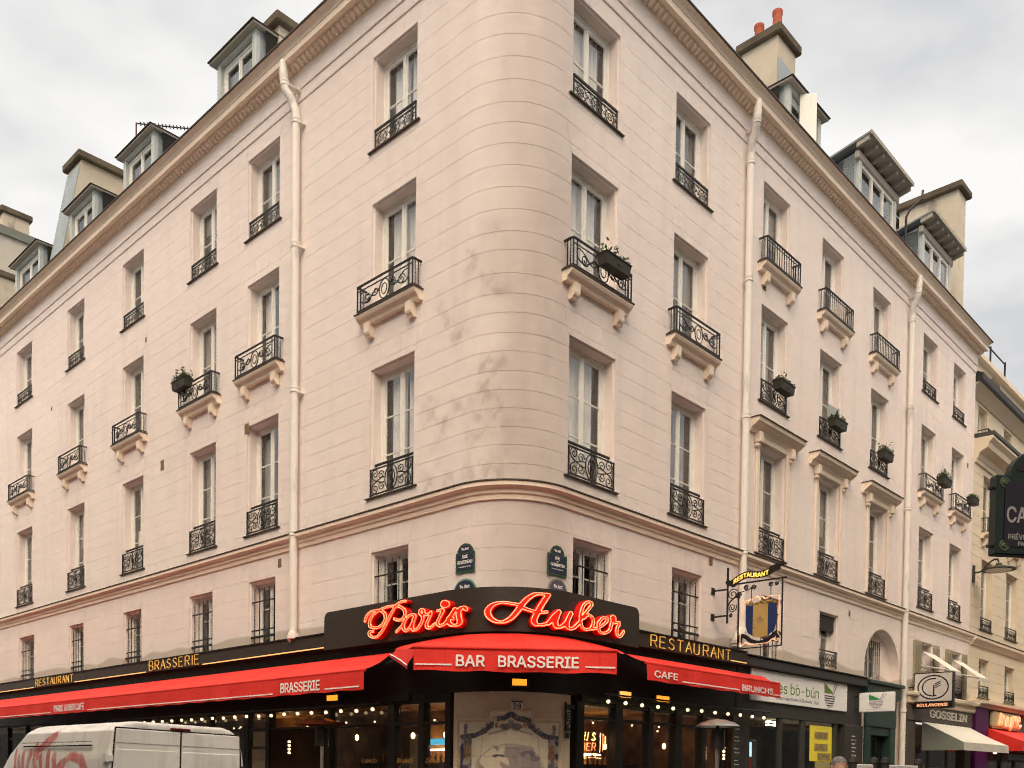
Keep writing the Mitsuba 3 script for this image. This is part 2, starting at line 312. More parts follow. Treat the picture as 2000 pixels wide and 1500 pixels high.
# courses: one part per course and section
bands = sorted(J_LO + J_UP[1:] + [15.62])
allst = [g for g in stones.geoms if g.area > 2e-4]
def stone(gs):
    b = MB()
    for g in gs:
        for q in split_arc(g): tri_front(b, q, 0.0)
        edge_walls(b, g, 0.0, -0.006)
    m = trimesh.Trimesh(*b.mesh(), process=False); m.merge_vertices(digits_vertex=5)
    return mikit.ply(m, PL)
allst.sort(key=lambda g: -g.area)
for g in allst[:295]: put_b('stone_course', stone([g]))
if allst[295:]: put_b('stone_piece', stone(allst[295:]), kind='stuff')
b = MB()
for g in getattr(walls, 'geoms', [walls]):
    for q in split_arc(g.buffer(0.0)): tri_front(b, q, -0.006)
put_b('wall_backing', b.ply(PL))
# entrance arch recess
b = MB()
awin = sg.box(uR(14.66), 4.27, uR(15.72), 5.42)
for q in [arch.difference(awin)]: tri_front(b, q, -0.3)
edge_walls(b, arch, 0.0, -0.3)
put_b('arched_recess', b.ply(PL))

# string course, cornice, gutter
put_b('string_course', sweep([(-0.01, 6.12), (0.035, 6.125), (0.04, 6.21), (0.07, 6.22), (0.075, 6.285), (0.10, 6.30), (0.145, 6.312), (0.16, 6.325), (0.16, 6.392), (-0.01, 6.42)], UA0, UC1 + 0.1).ply(MO, 35))
put_b('string_course_flashing', sweep([(-0.01, 6.425), (0.165, 6.396), (0.178, 6.396), (0.178, 6.418), (-0.01, 6.45)], UA0, UC1 + 0.1).ply(ZN, 30))
cornice = [(-0.02, 15.60), (0.06, 15.60), (0.075, 15.70), (0.10, 15.705), (0.20, 15.755), (0.22, 15.79), (0.30, 15.77), (0.345, 15.77), (0.345, 15.89), (0.36, 15.895), (0.365, 15.92), (0.385, 15.955), (0.42, 15.985), (0.47, 16.0), (0.475, 16.02), (-0.02, 16.03)]
put_b('cornice', sweep(cornice, UA0, UC1 + 0.1).ply(MO, 30))
put_b('frieze_moulding', sweep([(-0.01, 15.12), (0.022, 15.12), (0.03, 15.15), (0.03, 15.60), (-0.01, 15.6)], UA0, UC1).ply(PL, 30))
put_b('frieze_moulding', sweep([(0.0, 15.335), (0.055, 15.335), (0.06, 15.36), (0.06, 15.61), (0.0, 15.61)], UA0, UC1).ply(PL, 30))
put_b('gutter_edge', sweep([(0.30, 16.025), (0.486, 16.005), (0.497, 16.02), (0.49, 16.05), (0.30, 16.06)], UA0, UC1 + 0.12).ply(ZN, 30))
# egg band: small ovals under the soffit
egg = trimesh.creation.icosphere(subdivisions=1, radius=1.0); ev = np.array(egg.vertices) * [0.040, 0.055, 0.075]; ef = np.array(egg.faces)
b = MB()
for u in np.arange(UA0, UC1, 0.142):
    o = pmap([[u, 0.165, 15.715]])[0]; t = pmap([[u + 0.01, 0.165, 15.715]])[0] - o; t /= np.linalg.norm(t); nn = np.cross(t, UZ)
    tilt = (nn * 0.72 + UZ * 0.3); tilt /= np.linalg.norm(tilt); b.add(o + ev[:, :1] * t + ev[:, 1:2] * np.cross(UZ * 1.0, t) + ev[:, 2:3] * (UZ * 0.75 + nn * 0.66), ef)
put_b('egg_band', b.ply(MO, True), kind='stuff')

# ---- windows
def win_frame(w, h, panes, y=0.22, mw=0.022):
    """frame, casements, panes of a two-leaf window in an opening w x h (local: x right, y inward, z up)"""
    parts = []
    fw = 0.055; f = MB()
    f.box(-w / 2, -w / 2 + fw, y, y + .07, 0, h).box(w / 2 - fw, w / 2, y, y + .07, 0, h).box(-w / 2 + fw, w / 2 - fw, y + .001, y + .07, h - fw, h).box(-w / 2 + fw, w / 2 - fw, y + .001, y + .07, 0, 0.05)
    parts.append(('frame', f.ply(WH)))
    for sx in (-1, 1):
        c = MB(); x0, x1 = (-w / 2 + fw, 0.0) if sx < 0 else (0.0, w / 2 - fw)
        st = 0.062; yb = y + 0.012
        c.cbox(x0 + .002, x0 + st, yb, yb + .045, .052, h - fw - .002, .006).cbox(x1 - st, x1 - .002, yb, yb + .045, .052, h - fw - .002, .006)
        c.box(x0 + st, x1 - st, yb + .004, yb + .04, .052, .052 + .085).box(x0 + st, x1 - st, yb + .004, yb + .04, h - fw - .075, h - fw - .002)
        zs = np.linspace(.137, h - fw - .075, panes + 1)
        for z in zs[1:-1]: c.box(x0 + st, x1 - st, yb + .008, yb + .036, z - mw / 2, z + mw / 2)
        if sx > 0: c.cbox(-.03, .03, yb - .018, yb + .0, .06, h - fw - .01, .008)
        parts.append(('casement', c.ply(WH)))
        for za, zb in zip(zs[:-1], zs[1:]):
            ry = rng.uniform(-.0035, .0035); rz = rng.uniform(-.003, .003)
            g = MB().add([[x0 + st - .004, yb + .022 + ry, za - .0], [x1 - st + .004, yb + .022 - ry, za], [x1 - st + .004, yb + .022 - ry + rz, zb], [x0 + st - .004, yb + .022 + ry + rz, zb]], [[0, 1, 2], [0, 2, 3]])
            parts.append(('pane', g.ply(GL)))
    return parts
def reveal(w, h, depth=0.23, step=0.035, sill=True):
    b = MB(); a = w / 2; i = a - step
    P = lambda x, y, z: [x, y, z]
    def quad(p, q, r, s_): b.add([p, q, r, s_], [[0, 1, 2], [0, 2, 3]])
    for s_ in (-1, 1):
        quad([s_ * a, 0, 0], [s_ * a, .045, 0], [s_ * a, .045, h], [s_ * a, 0, h])
        quad([s_ * a, .045, 0], [s_ * i, .045, 0], [s_ * i, .045, h - step], [s_ * a, .045, h])
        quad([s_ * i, .045, 0], [s_ * i, depth + .07, 0], [s_ * i, depth + .07, h - step], [s_ * i, .045, h - step])
    quad([-a, 0, h], [a, 0, h], [a, .045, h], [-a, .045, h])
    quad([-a, .045, h], [a, .045, h], [i, .045, h - step], [-i, .045, h - step])
    quad([-i, .045, h - step], [i, .045, h - step], [i, depth + .07, h - step], [-i, depth + .07, h - step])
    quad([-a, 0, 0], [a, 0, 0], [a, depth + .07, .012], [-a, depth + .07, .012])
    return b
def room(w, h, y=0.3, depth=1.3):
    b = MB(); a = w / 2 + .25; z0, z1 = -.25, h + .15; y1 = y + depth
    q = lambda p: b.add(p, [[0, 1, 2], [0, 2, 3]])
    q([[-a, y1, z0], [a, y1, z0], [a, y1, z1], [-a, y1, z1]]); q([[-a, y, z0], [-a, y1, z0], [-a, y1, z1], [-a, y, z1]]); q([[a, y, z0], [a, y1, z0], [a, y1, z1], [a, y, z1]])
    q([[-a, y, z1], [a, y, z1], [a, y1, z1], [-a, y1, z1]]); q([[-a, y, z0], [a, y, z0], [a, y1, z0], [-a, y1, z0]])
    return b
def drape(x0, x1, z0, z1, y, amp=0.03, k=26):
    xs = np.linspace(x0, x1, 40); ph = rng.uniform(0, 6)
    yy = y + amp * np.sin(xs * k * 2 + ph) + amp * .5 * np.sin(xs * k * 3.7 + 2 * ph)
    return MB().grid(np.stack([np.column_stack([xs, yy, xs * 0 + z]) for z in (z0, (z0 + z1) / 2, z1)]))
def rail_scroll(w, h, oval=True, y=0.0):
    b = MB(); a = w / 2; r = .0115
    b.box(-a, a, y - .013, y + .013, .035, .058).box(-a, a, y - .014, y + .014, h - .10, h - .08)
    for x in (-a + .02, a - .02): b.box(x - .012, x + .012, y - .012, y + .012, 0, h - .08)
    z0, z1 = .058, h - .10; c = (z0 + z1) / 2; H = (z1 - z0) / 2
    b.tube(ellipse(0, c, .175, H, y=y), r, 5, True); b.tube(ellipse(0, c, .10, H * .66, y=y), r, 5, True)
    b.tube([[0, y, z0], [0, y, z1]], r, 5); b.box(-.02, .02, y - .02, y + .02, c - .05, c + .05)
    b.tube(spiral(-.045, c + H * .3, .04, 1.2, 0, 1, 10, y), .008, 4); b.tube(spiral(.045, c - H * .3, .04, 1.2, math.pi, 1, 10, y), .008, 4)
    L = a - .04 - .175
    for s_ in (-1, 1):
        m = s_ * (.175 + L / 2)
        b.tube(bez([[m - s_ * L * .42, y, c + H * .25], [m - s_ * L * .1, y, c + H * .1], [m + s_ * L * .55, y, c - H * .1], [m + s_ * L * .42, y, c - H * .62]]), r, 5)
        b.tube(bez([[m - s_ * L * .42, y, c - H * .25], [m - s_ * L * .1, y, c - H * .1], [m + s_ * L * .55, y, c + H * .1], [m + s_ * L * .42, y, c + H * .62]]), r, 5)
        for sz in (-1, 1):
            b.tube(spiral(m + s_ * L * .22, c + sz * H * .62, L * .24, 1.35, 0 if s_ > 0 else math.pi, sz * s_, 14, y), .01, 5)
            b.tube(spiral(m - s_ * L * .22, c + sz * H * .42, L * .22, 1.35, math.pi if s_ > 0 else 0, -sz * s_, 14, y), .01, 5)
        b.tube([[m - s_ * L * .5, y, c + H * .2], [m - s_ * L * .36, y, c + H * .2]], .008, 4).tube([[m - s_ * L * .5, y, c - H * .2], [m - s_ * L * .36, y, c - H * .2]], .008, 4)
    return b
def rail_low(w, h, y=0.0):
    b = MB(); a = w / 2
    b.box(-a, a, y - .02, y + .02, h - .03, h).box(-a, a, y - .01, y + .01, h - .095, h - .08).box(-a, a, y - .01, y + .01, .03, .048)
    for x in (-a + .012, a - .012): b.box(x - .01, x + .01, y - .01, y + .01, 0, h - .03)
    z0, z1 = .048, h - .095; c = (z0 + z1) / 2; H = (z1 - z0) / 2; n = 3; wv = 2 * (a - .03) / n
    for i in range(n):
        m = -a + .03 + (i + .5) * wv
        b.tube(ellipse(m, c, wv * .30, H * .95, 18, y), .010, 5, True); b.tube(ellipse(m, c, wv * .14, H * .5, 12, y), .009, 4, True)
        for s_ in (-1, 1):
            b.tube([[m + s_ * wv * .5, y, z0], [m, y, c], [m + s_ * wv * .5, y, z1]], .008, 4)
            b.tube(spiral(m + s_ * wv * .36, c, wv * .13, 1.2, 0, s_, 9, y), .009, 4)
    return b
def rail_balcony(w, h, proj, straight=False):
    b = MB(); a = w / 2; y = -proj; z1 = h
    b.cbox(-a - .01, a + .01, y - .02, y + .02, z1 - .03, z1, .006)
    for s_ in (-1, 1):
        b.box(s_ * a - .02, s_ * a + .02, y + .02, .02, z1 - .03, z1 - .003); b.box(s_ * a - .012, s_ * a + .012, y + .012, .02, .03, .05)
        b.box(s_ * a - .011, s_ * a + .011, y - .011, y + .011, 0, z1 - .03); b.box(s_ * (a - .10) - .009, s_ * (a - .10) + .009, y - .009, y + .009, .03, z1 - .03)
        for yy in (y * .35, y * .7): b.box(s_ * a - .007, s_ * a + .007, yy - .007, yy + .007, .04, z1 - .03)
    b.box(-a, a, y - .012, y + .012, .028, .048)
    if straight:
        for x in np.linspace(-a, a, 15)[1:-1]:
            b.box(x - .008, x + .008, y - .008, y + .008, .048, z1 - .03)
        b.box(-a, a, y - .008, y + .008, z1 - .11, z1 - .095)
    else:
        z0, zt = .048, z1 - .11; b.box(-a, a, y - .009, y + .009, zt, zt + .014)
        c = (z0 + zt) / 2; H = (zt - z0) / 2; A = a - .11
        b.tube(ellipse(0, c, .14, H, 20, y), .012, 5, True); b.tube(ellipse(0, c, .075, H * .55, 14, y), .010, 5, True)
        for s_ in (-1, 1):
            b.tube(bez([[s_ * .14, y, c], [s_ * A * .45, y, c + H * 1.3], [s_ * A * .55, y, c - H * 1.3], [s_ * A, y, c - H * .2]]), .012, 5)
            b.tube(bez([[s_ * .14, y, c + H * .3], [s_ * A * .5, y, c - H * 1.2], [s_ * A * .7, y, c + H * 1.2], [s_ * A, y, c + H * .7]]), .010, 5)
            b.tube(spiral(s_ * A * .72, c - H * .05, H * .62, 1.5, 0, s_, 16, y), .011, 5)
            b.tube(spiral(s_ * A * .38, c + H * .2, H * .5, 1.3, math.pi, -s_, 14, y), .010, 5)
    return b
_cache = {}
def cached(key, fn):
    if key not in _cache: _cache[key] = fn()
    return _cache[key]
def sill_plate(w):
    return MB().box(-w / 2 - .10, w / 2 + .10, -.05, .02, -.022, -.004).ply(ZN)
def balcony_slab(w):
    a = w / 2
    prof = sg.Polygon([(0, -.20), (-.10, -.20), (-.12, -.14), (-.19, -.10), (-.215, -.06), (-.215, -.023), (0, -.023)])
    v, f = trimesh.creation.triangulate_polygon(prof, engine='earcut'); b = MB()
    c = np.array(prof.exterior.coords)
    P = np.stack([np.column_stack([np.full(len(c), x), c[:, 0], c[:, 1]]) for x in (-a, a)]); b.grid(P)
    for x in (-a, a): b.add(np.column_stack([np.full(len(v), x), v[:, 0], v[:, 1]]), f)
    return b
def corbel():
    p = [(0, -.44), (-.085, -.44), (-.10, -.41), (-.13, -.39), (-.145, -.355), (-.15, -.19), (0, -.19)]
    prof = sg.Polygon(p); v, f = trimesh.creation.triangulate_polygon(prof, engine='earcut'); c = np.array(prof.exterior.coords); b = MB()
    b.grid(np.stack([np.column_stack([np.full(len(c), x), c[:, 0], c[:, 1]]) for x in (-.075, .075)]))
    for x in (-.075, .075): b.add(np.column_stack([np.full(len(v), x), v[:, 0], v[:, 1]]), f)
    return b
def place(parts, key, m):
    for nm, d in parts: put(nm, d, key, m)
def build_window(o):
    side, s0, s1, z0, z1, kind, col = o
    w, h = round(s1 - s0, 3), z1 - z0; sc = (s0 + s1) / 2
    key = numbered(B + '__window'); m = FR(side, sc, z0)
    parts = [('reveal', cached(('rev', w, h), lambda: reveal(w, h).ply(PL)))]
    iw, ih = w - .07, h - .035
    panes = {'top': 2, 'bal': 2, 'tall': 3, 'bal2': 2, 'mid': 2, 'cap': 3}.get(kind, 3)
    y = 0.23
    parts += win_frame(iw, ih, panes, y)
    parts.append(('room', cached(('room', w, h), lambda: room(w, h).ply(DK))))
    r = (col * 7 + int(z0 * 3)) % 5
    bright = (col in (5, 6) and kind in ('top', 'bal', 'tall')) or (col == 5 and kind == 'tall')
    if kind in ('top', 'bal', 'tall', 'bal2', 'mid', 'cap'):
        if bright:
            for sx in (-1, 1):
                lo, hi = (-iw / 2 + .13, -.02) if sx < 0 else (.02, iw / 2 - .12)
                parts.append(('curtain', drape(lo, hi, .02, ih - .02, .42).ply(CU, True)))
        else:
            v = rng.random(); C_ = CU if rng.random() < .4 else CD
            if v < .35:
                f_ = rng.uniform(.2, .42)
                parts.append(('curtain', drape(-iw / 2 + .05, -iw / 2 + .05 + iw * f_, .02, ih - .02, .42).ply(C_, True)))
                if rng.random() < .8: parts.append(('curtain', drape(iw / 2 - .05 - iw * f_ * rng.uniform(.6, 1), iw / 2 - .05, .02, ih - .02, .42).ply(C_, True)))
            elif v < .72:
                parts.append(('curtain', drape(-iw / 2 + .05, iw / 2 - .05, .02, ih * .98, .45, .02).ply(CD, True)))
            elif v < .88:
                parts.append(('curtain', drape(-iw / 2 + .06, iw / 2 - .06, .02, ih * rng.uniform(.4, .55), .40, .012).ply(CU, True)))
            else:
                zz = ih * rng.uniform(.35, .7)
                parts.append(('roller_blind', MB().cbox(-iw / 2 + .06, iw / 2 - .06, .36, .37, zz, ih - .03, .003).ply(CD)))
    if kind in ('tall', 'cap'):
        parts.append(('railing', cached(('rs', w), lambda: rail_scroll(w - .01, .60, y=-.005).ply(IR))))
        hb = MB().cbox(-w / 2 + .02, w / 2 - .02, .075, .115, .60, .645, .01)
        parts.append(('handrail', cached(('hb', w), lambda: hb.ply(IR))))
        parts.append(('sill', cached(('sill', w), lambda: sill_plate(w))))
    elif kind == 'top':
        parts.append(('railing', cached(('rl', w), lambda: rail_low(w - .08, .38, y=.02).ply(IR))))
        parts.append(('sill', cached(('sill', w), lambda: sill_plate(w))))
    elif kind == 'mid':
        parts.append(('railing', cached(('rm', w), lambda: rail_scroll(w - .03, .56, y=-.01).ply(IR))))
        parts.append(('sill', cached(('sill', w), lambda: sill_plate(w))))
    elif kind in ('bal', 'bal2'):
        bw = w + .42
        parts.append(('balcony_slab', cached(('bs', bw), lambda: balcony_slab(bw).ply(MO))))
        parts.append(('slab_flashing', cached(('sf', bw), lambda: MB().box(-bw / 2 - .025, bw / 2 + .025, -.235, .0, -.024, -.004).ply(ZN))))
        cb = cached('corbel', lambda: corbel().ply(MO))
        for s_ in (-1, 1): put('corbel', cb, key, FR(side, sc + (s_ if side == 'R' else -s_) * (bw / 2 - .24), z0))
        parts.append(('railing', cached(('rb', kind, bw), lambda: rail_balcony(bw - .10, .50 if kind == 'bal' else .52, .20, kind == 'bal2').ply(IR))))
    elif kind in ('bars', 'plain'):
        g = MB()
        for zz in (.5, 1.12): g.cbox(-w / 2 + .01, w / 2 - .01, .055, .08, zz, zz + .028, .004)
        for x in np.linspace(-w / 2 + .14, w / 2 - .14, 5): g.tube([[x, .067, 0.0], [x, .067, h - .16]], .010, 6)
        if kind == 'bars': g.cbox(-w / 2 + .03, w / 2 - .03, .03, .07, .34, .39, .008)
        parts.append(('window_bars', g.ply(IR)))
    place(parts, key, m)
    if kind == 'shade':
        put('roller_shade', MB().cbox(-w / 2 + .04, w / 2 - .04, .10, .20, h - .42, h - .03, .02).ply(BK), key, m)
        g = rail_low(w - .04, .42, .03); put('railing', g.xf(lambda v: v + [0, 0, .14]).ply(IR), key, m)
    if kind == 'cap':
        b = MB(); a = w / 2
        for s_ in (-1, 1): b.cbox(min(s_ * (a + .01), s_ * (a + .15)), max(s_ * (a + .01), s_ * (a + .15)), -.045, .0, 0, h + .12, .01)
        b.cbox(-a - .15, a + .15, -.05, .0, h + .005, h + .14, .01)
        put('window_surround', b.ply(MO), key, m)
        p = [(0, h + .13), (-.06, h + .13), (-.09, h + .2), (-.17, h + .235), (-.19, h + .26), (-.26, h + .30), (-.28, h + .38), (0, h + .38)]
        prof = sg.Polygon(p); v, f = trimesh.creation.triangulate_polygon(prof, engine='earcut'); c = np.array(prof.exterior.coords); hood = MB(); A = a + .48
        hood.grid(np.stack([np.column_stack([np.full(len(c), x * (A + (q0 if q0 else 0))), c[:, 0], c[:, 1]]) for x, q0 in ((-1, 0), (1, 0))]))
        for x in (-A, A): hood.add(np.column_stack([np.full(len(v), x), v[:, 0], v[:, 1]]), f)
        put('window_hood', hood.ply(MO), key, m)
        put('hood_flashing', MB().box(-A - .02, A + .02, -.305, 0, h + .382, h + .40).ply(ZN), key, m)
        for s_ in (-1, 1): put('corbel', MB().cbox(s_ * (a + .15) - .08, s_ * (a + .15) + .08, -.16, .0, h - .08, h + .16, .02).cbox(s_ * (a + .15) - .065, s_ * (a + .15) + .065, -.11, .0, h - .16, h - .08, .02).ply(MO), key, m)
    return key
for o in OP: build_window(o)
# window inside the arched recess
key = numbered(B + '__window'); m = FR('R', 15.19, 4.27, -0.3)
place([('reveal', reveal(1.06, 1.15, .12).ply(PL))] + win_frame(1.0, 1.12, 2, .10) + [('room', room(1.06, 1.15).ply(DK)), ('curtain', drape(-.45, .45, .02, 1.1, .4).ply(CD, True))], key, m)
g = MB()
for x in np.linspace(-.44, .44, 7): g.tube([[x, -.03, 0], [x, -.03, 1.15]], .011, 6)
put('window_bars', g.ply(IR), key, m)

# ---- downpipes
def downpipe(side, s, zbot, d=0.13, kick=0.13):
    b = MB(); sg_ = 1
    x = -kick
    pts = smoothcurve([[x, -.36, 15.80], [x, -.34, 15.55], [x + .01, -.31, 15.30], [x + .06, -.24, 15.13], [-.05, -.16, 14.98], [0, -d, 14.82], [0, -d, 14.6]], 6)
    b.tube(pts, np.interp(np.arange(len(pts)), [0, 6, len(pts) - 1], [.055, .088, .08]), 16)
    b.tube([[0, -d, 14.6], [0, -d, zbot]], .079, 16)
    z = [15.36, 14.66] + list(np.arange(12.2, zbot, -2.9))
    for i, zz in enumerate(z):
        xx, yy = (x + .005, -.318) if i == 0 else (0, -d)
        b.lathe([[.08, -.055], [.096, -.05], [.096, -.02], [.088, -.012], [.088, .012], [.096, .02], [.096, .05], [.08, .055]], 16, (xx, yy, zz))
        b.cbox(xx + .06, xx + .16, yy, .02, zz - .09, zz - .05, .008)
    put_b('drainpipe', b.ply(PI, 40), FR(side, s))
downpipe('L', 6.02, 4.34); downpipe('R', 7.13, 4.86); downpipe('R', 16.45, 0.1)
g = MB(); g.tube(smoothcurve([[.02, -.13, 4.86], [-.02, -.15, 4.72], [-.16, -.19, 4.62], [-.30, -.2, 4.52], [-.36, -.2, 4.30]], 6), .105, 16)
g.lathe([[.105, -.03], [.125, -.03], [.125, .03], [.105, .03]], 16, (-.36, -.2, 4.42)); put_b('drainpipe_elbow', g.ply(PI, 40), FR('R', 7.13))
g = MB(); g.tube(smoothcurve([[0, -.13, 4.36], [.04, -.18, 4.28], [.16, -.24, 4.24]], 5), .10, 14); g.lathe([[.0, 0.09], [.10, .08], [.12, 0], [.12, -.04], [0, -.05]], 16, (.22, -.26, 4.27))
put_b('drainpipe_elbow', g.ply(PI, 40), FR('L', 6.02))

# ---- little wall vents
for side, s, z, w, h in (('L', 8.05, 9.05, .17, .22), ('L', 12.0, 9.1, .17, .25), ('L', 12.9, 12.45, .08, .12), ('L', 19.1, 12.3, .07, .1), ('L', 6.72, 5.93, .12, .18), ('R', 6.02, 6.02, .13, .16), ('R', 8.05, 13.05 - .6, .14, .18), ('R', 12.35, 13.45, .12, .2), ('R', 12.9, 5.85, .1, .14), ('R', 21.9, 11.9, .1, .16)):
    b = MB().cbox(-w / 2, w / 2, -.012, .01, -h / 2, h / 2, .004)
    for zz in np.linspace(-h / 2 + .03, h / 2 - .03, 5): b.box(-w / 2 + .015, w / 2 - .015, -.02, -.013, zz - .008, zz + .008)
    put_b('wall_vent', b.ply(VENT), FR(side, s, z))

# ------------------------------------------------------------------ roofs, dormers and chimneys
ROOF = mat('roof_zinc', proc(lambda p, n, uv: mix((0.20, 0.22, 0.235), (0.30, 0.32, 0.33), fbm(p.x * .7, p.y * .7, p.z * .7, 3))), 0.5, 0.4, 0.3)
def lp(side, s, d, z): return (C0 + dL * s + nL * d + UZ * z) if side == 'L' else (C0 + dR * s + nR * d + UZ * z)
b = MB()
b.grid(np.stack([[lp('L', 25.4, -.9, 16.06), lp('L', -.9 * -1, -.9, 16.06)], [lp('L', 25.4, -4.6, 19.3), lp('L', 4.6, -4.6, 19.3)]]))
b.grid(np.stack([[lp('R', .9, -.9, 16.06), lp('R', 22.5, -.9, 16.06)], [lp('R', 4.6, -4.6, 19.3), lp('R', 22.5, -4.6, 19.3)]]))
b.grid(np.stack([pmap(np.column_stack([us_of(UA0, UC1), us_of(UA0, UC1) * 0 + .3, us_of(UA0, UC1) * 0 + 16.05])), pmap(np.column_stack([us_of(UA0, UC1), us_of(UA0, UC1) * 0 - .95, us_of(UA0, UC1) * 0 + 16.08]))]))
b.add([lp('L', 4.6, -4.6, 19.3), lp('L', 25.4, -4.6, 19.3), lp('L', 25.4, -9, 19.5), lp('L', 9, -9, 19.5)], [[0, 1, 2], [0, 2, 3]]).add([lp('R', 4.6, -4.6, 19.3), lp('R', 22.5, -4.6, 19.3), lp('R', 22.5, -9, 19.5), lp('R', 9, -9, 19.5)], [[0, 1, 2], [0, 2, 3]])
put_b('roof', b.ply(ROOF))
def dormer(side, s0, s1, ztop=17.93, y0=.25, wide=0.16, shutters=False):
    """small zinc dormer: local x right, y inward; its front stands y0 behind the facade line"""
    w = abs(s1 - s0); a = w / 2; zb = 16.0; key = numbered(B + '__dormer'); m = FR(side, (s0 + s1) / 2)
    h = ztop - zb
    for s_ in (-1, 1):
        put('cheek', MB().add([[s_ * a, y0 + .12, zb], [s_ * a, y0 + 2.4, zb], [s_ * a, y0 + 2.4, ztop], [s_ * a, y0 + .12, ztop]], [[0, 1, 2], [0, 2, 3]]).ply(ZB), key, m)
        put('post', MB().cbox(min(s_ * a, s_ * (a - .14)), max(s_ * a, s_ * (a - .14)), y0, y0 + .13, zb, ztop - .1, .012).ply(GW), key, m)
    put('lintel', MB().box(-a + .0, a - .0, y0 + .002, y0 + .13, ztop - .12, ztop).ply(GW), key, m)
    ov = wide
    r = MB(); z1 = ztop
    P = [[-a - ov, y0 - .17, z1 + .03], [a + ov, y0 - .17, z1 + .03], [a + ov, y0 + 2.4, z1 + .03], [-a - ov, y0 + 2.4, z1 + .03]]
    r.box(-a - ov, a + ov, y0 - .17, y0 + 2.4, z1 + .0, z1 + .012)
    r.add([[-a - ov, y0 - .17, z1 + .012], [a + ov, y0 - .17, z1 + .012], [a + ov, y0 + 2.4, z1 + .012], [-a - ov, y0 + 2.4, z1 + .012], [-a * .5, y0 + .5, z1 + .16], [a * .5, y0 + .5, z1 + .16], [a * .5, y0 + 2.4, z1 + .16], [-a * .5, y0 + 2.4, z1 + .16]], [[0, 1, 5], [0, 5, 4], [1, 2, 6], [1, 6, 5], [3, 0, 4], [3, 4, 7], [4, 5, 6], [4, 6, 7]])
    put('dormer_roof', r.ply(ZN), key, m)
    put('eaves', MB().box(-a - ov + .03, a + ov - .03, y0 - .13, y0 - .004, z1 - .05, z1 - .003).box(-a - ov + .03, -a - .004, y0 - .0, y0 + 2.3, z1 - .05, z1 - .003).box(a + .004, a + ov - .03, y0 - .0, y0 + 2.3, z1 - .05, z1 - .003).ply(BR), key, m)
    ww = w - .30; mw = m @ np.array([[1, 0, 0, 0], [0, 1, 0, y0 - .12], [0, 0, 1, zb + .25], [0, 0, 0, 1]])
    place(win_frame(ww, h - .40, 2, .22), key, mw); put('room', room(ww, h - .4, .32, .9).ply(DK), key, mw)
    put('curtain', drape(-ww / 2 + .08, ww / 2 - .3, .02, h - .45, .42).ply(CD, True), key, mw)
    if shutters:
        for s_ in (-1,):
            hx = s_ * (a - .5)
            u = np.array([.62, -.785]); mr = m @ np.array([[u[0], -u[1], 0, hx], [u[1], u[0], 0, y0 - .02], [0, 0, 1, zb + .25], [0, 0, 0, 1]])
            t = MB().cbox(0, .40, -.018, .018, 0, h - .3, .006)
            put('shutter', t.ply(WH), key, mr)
dormer('L', 8.2, 9.85); dormer('L', 13.05, 14.80); dormer('L', 16.68, 18.42); dormer('L', 20.75, 22.87)
dormer('R', 9.5, 11.2, 17.82, shutters=True)
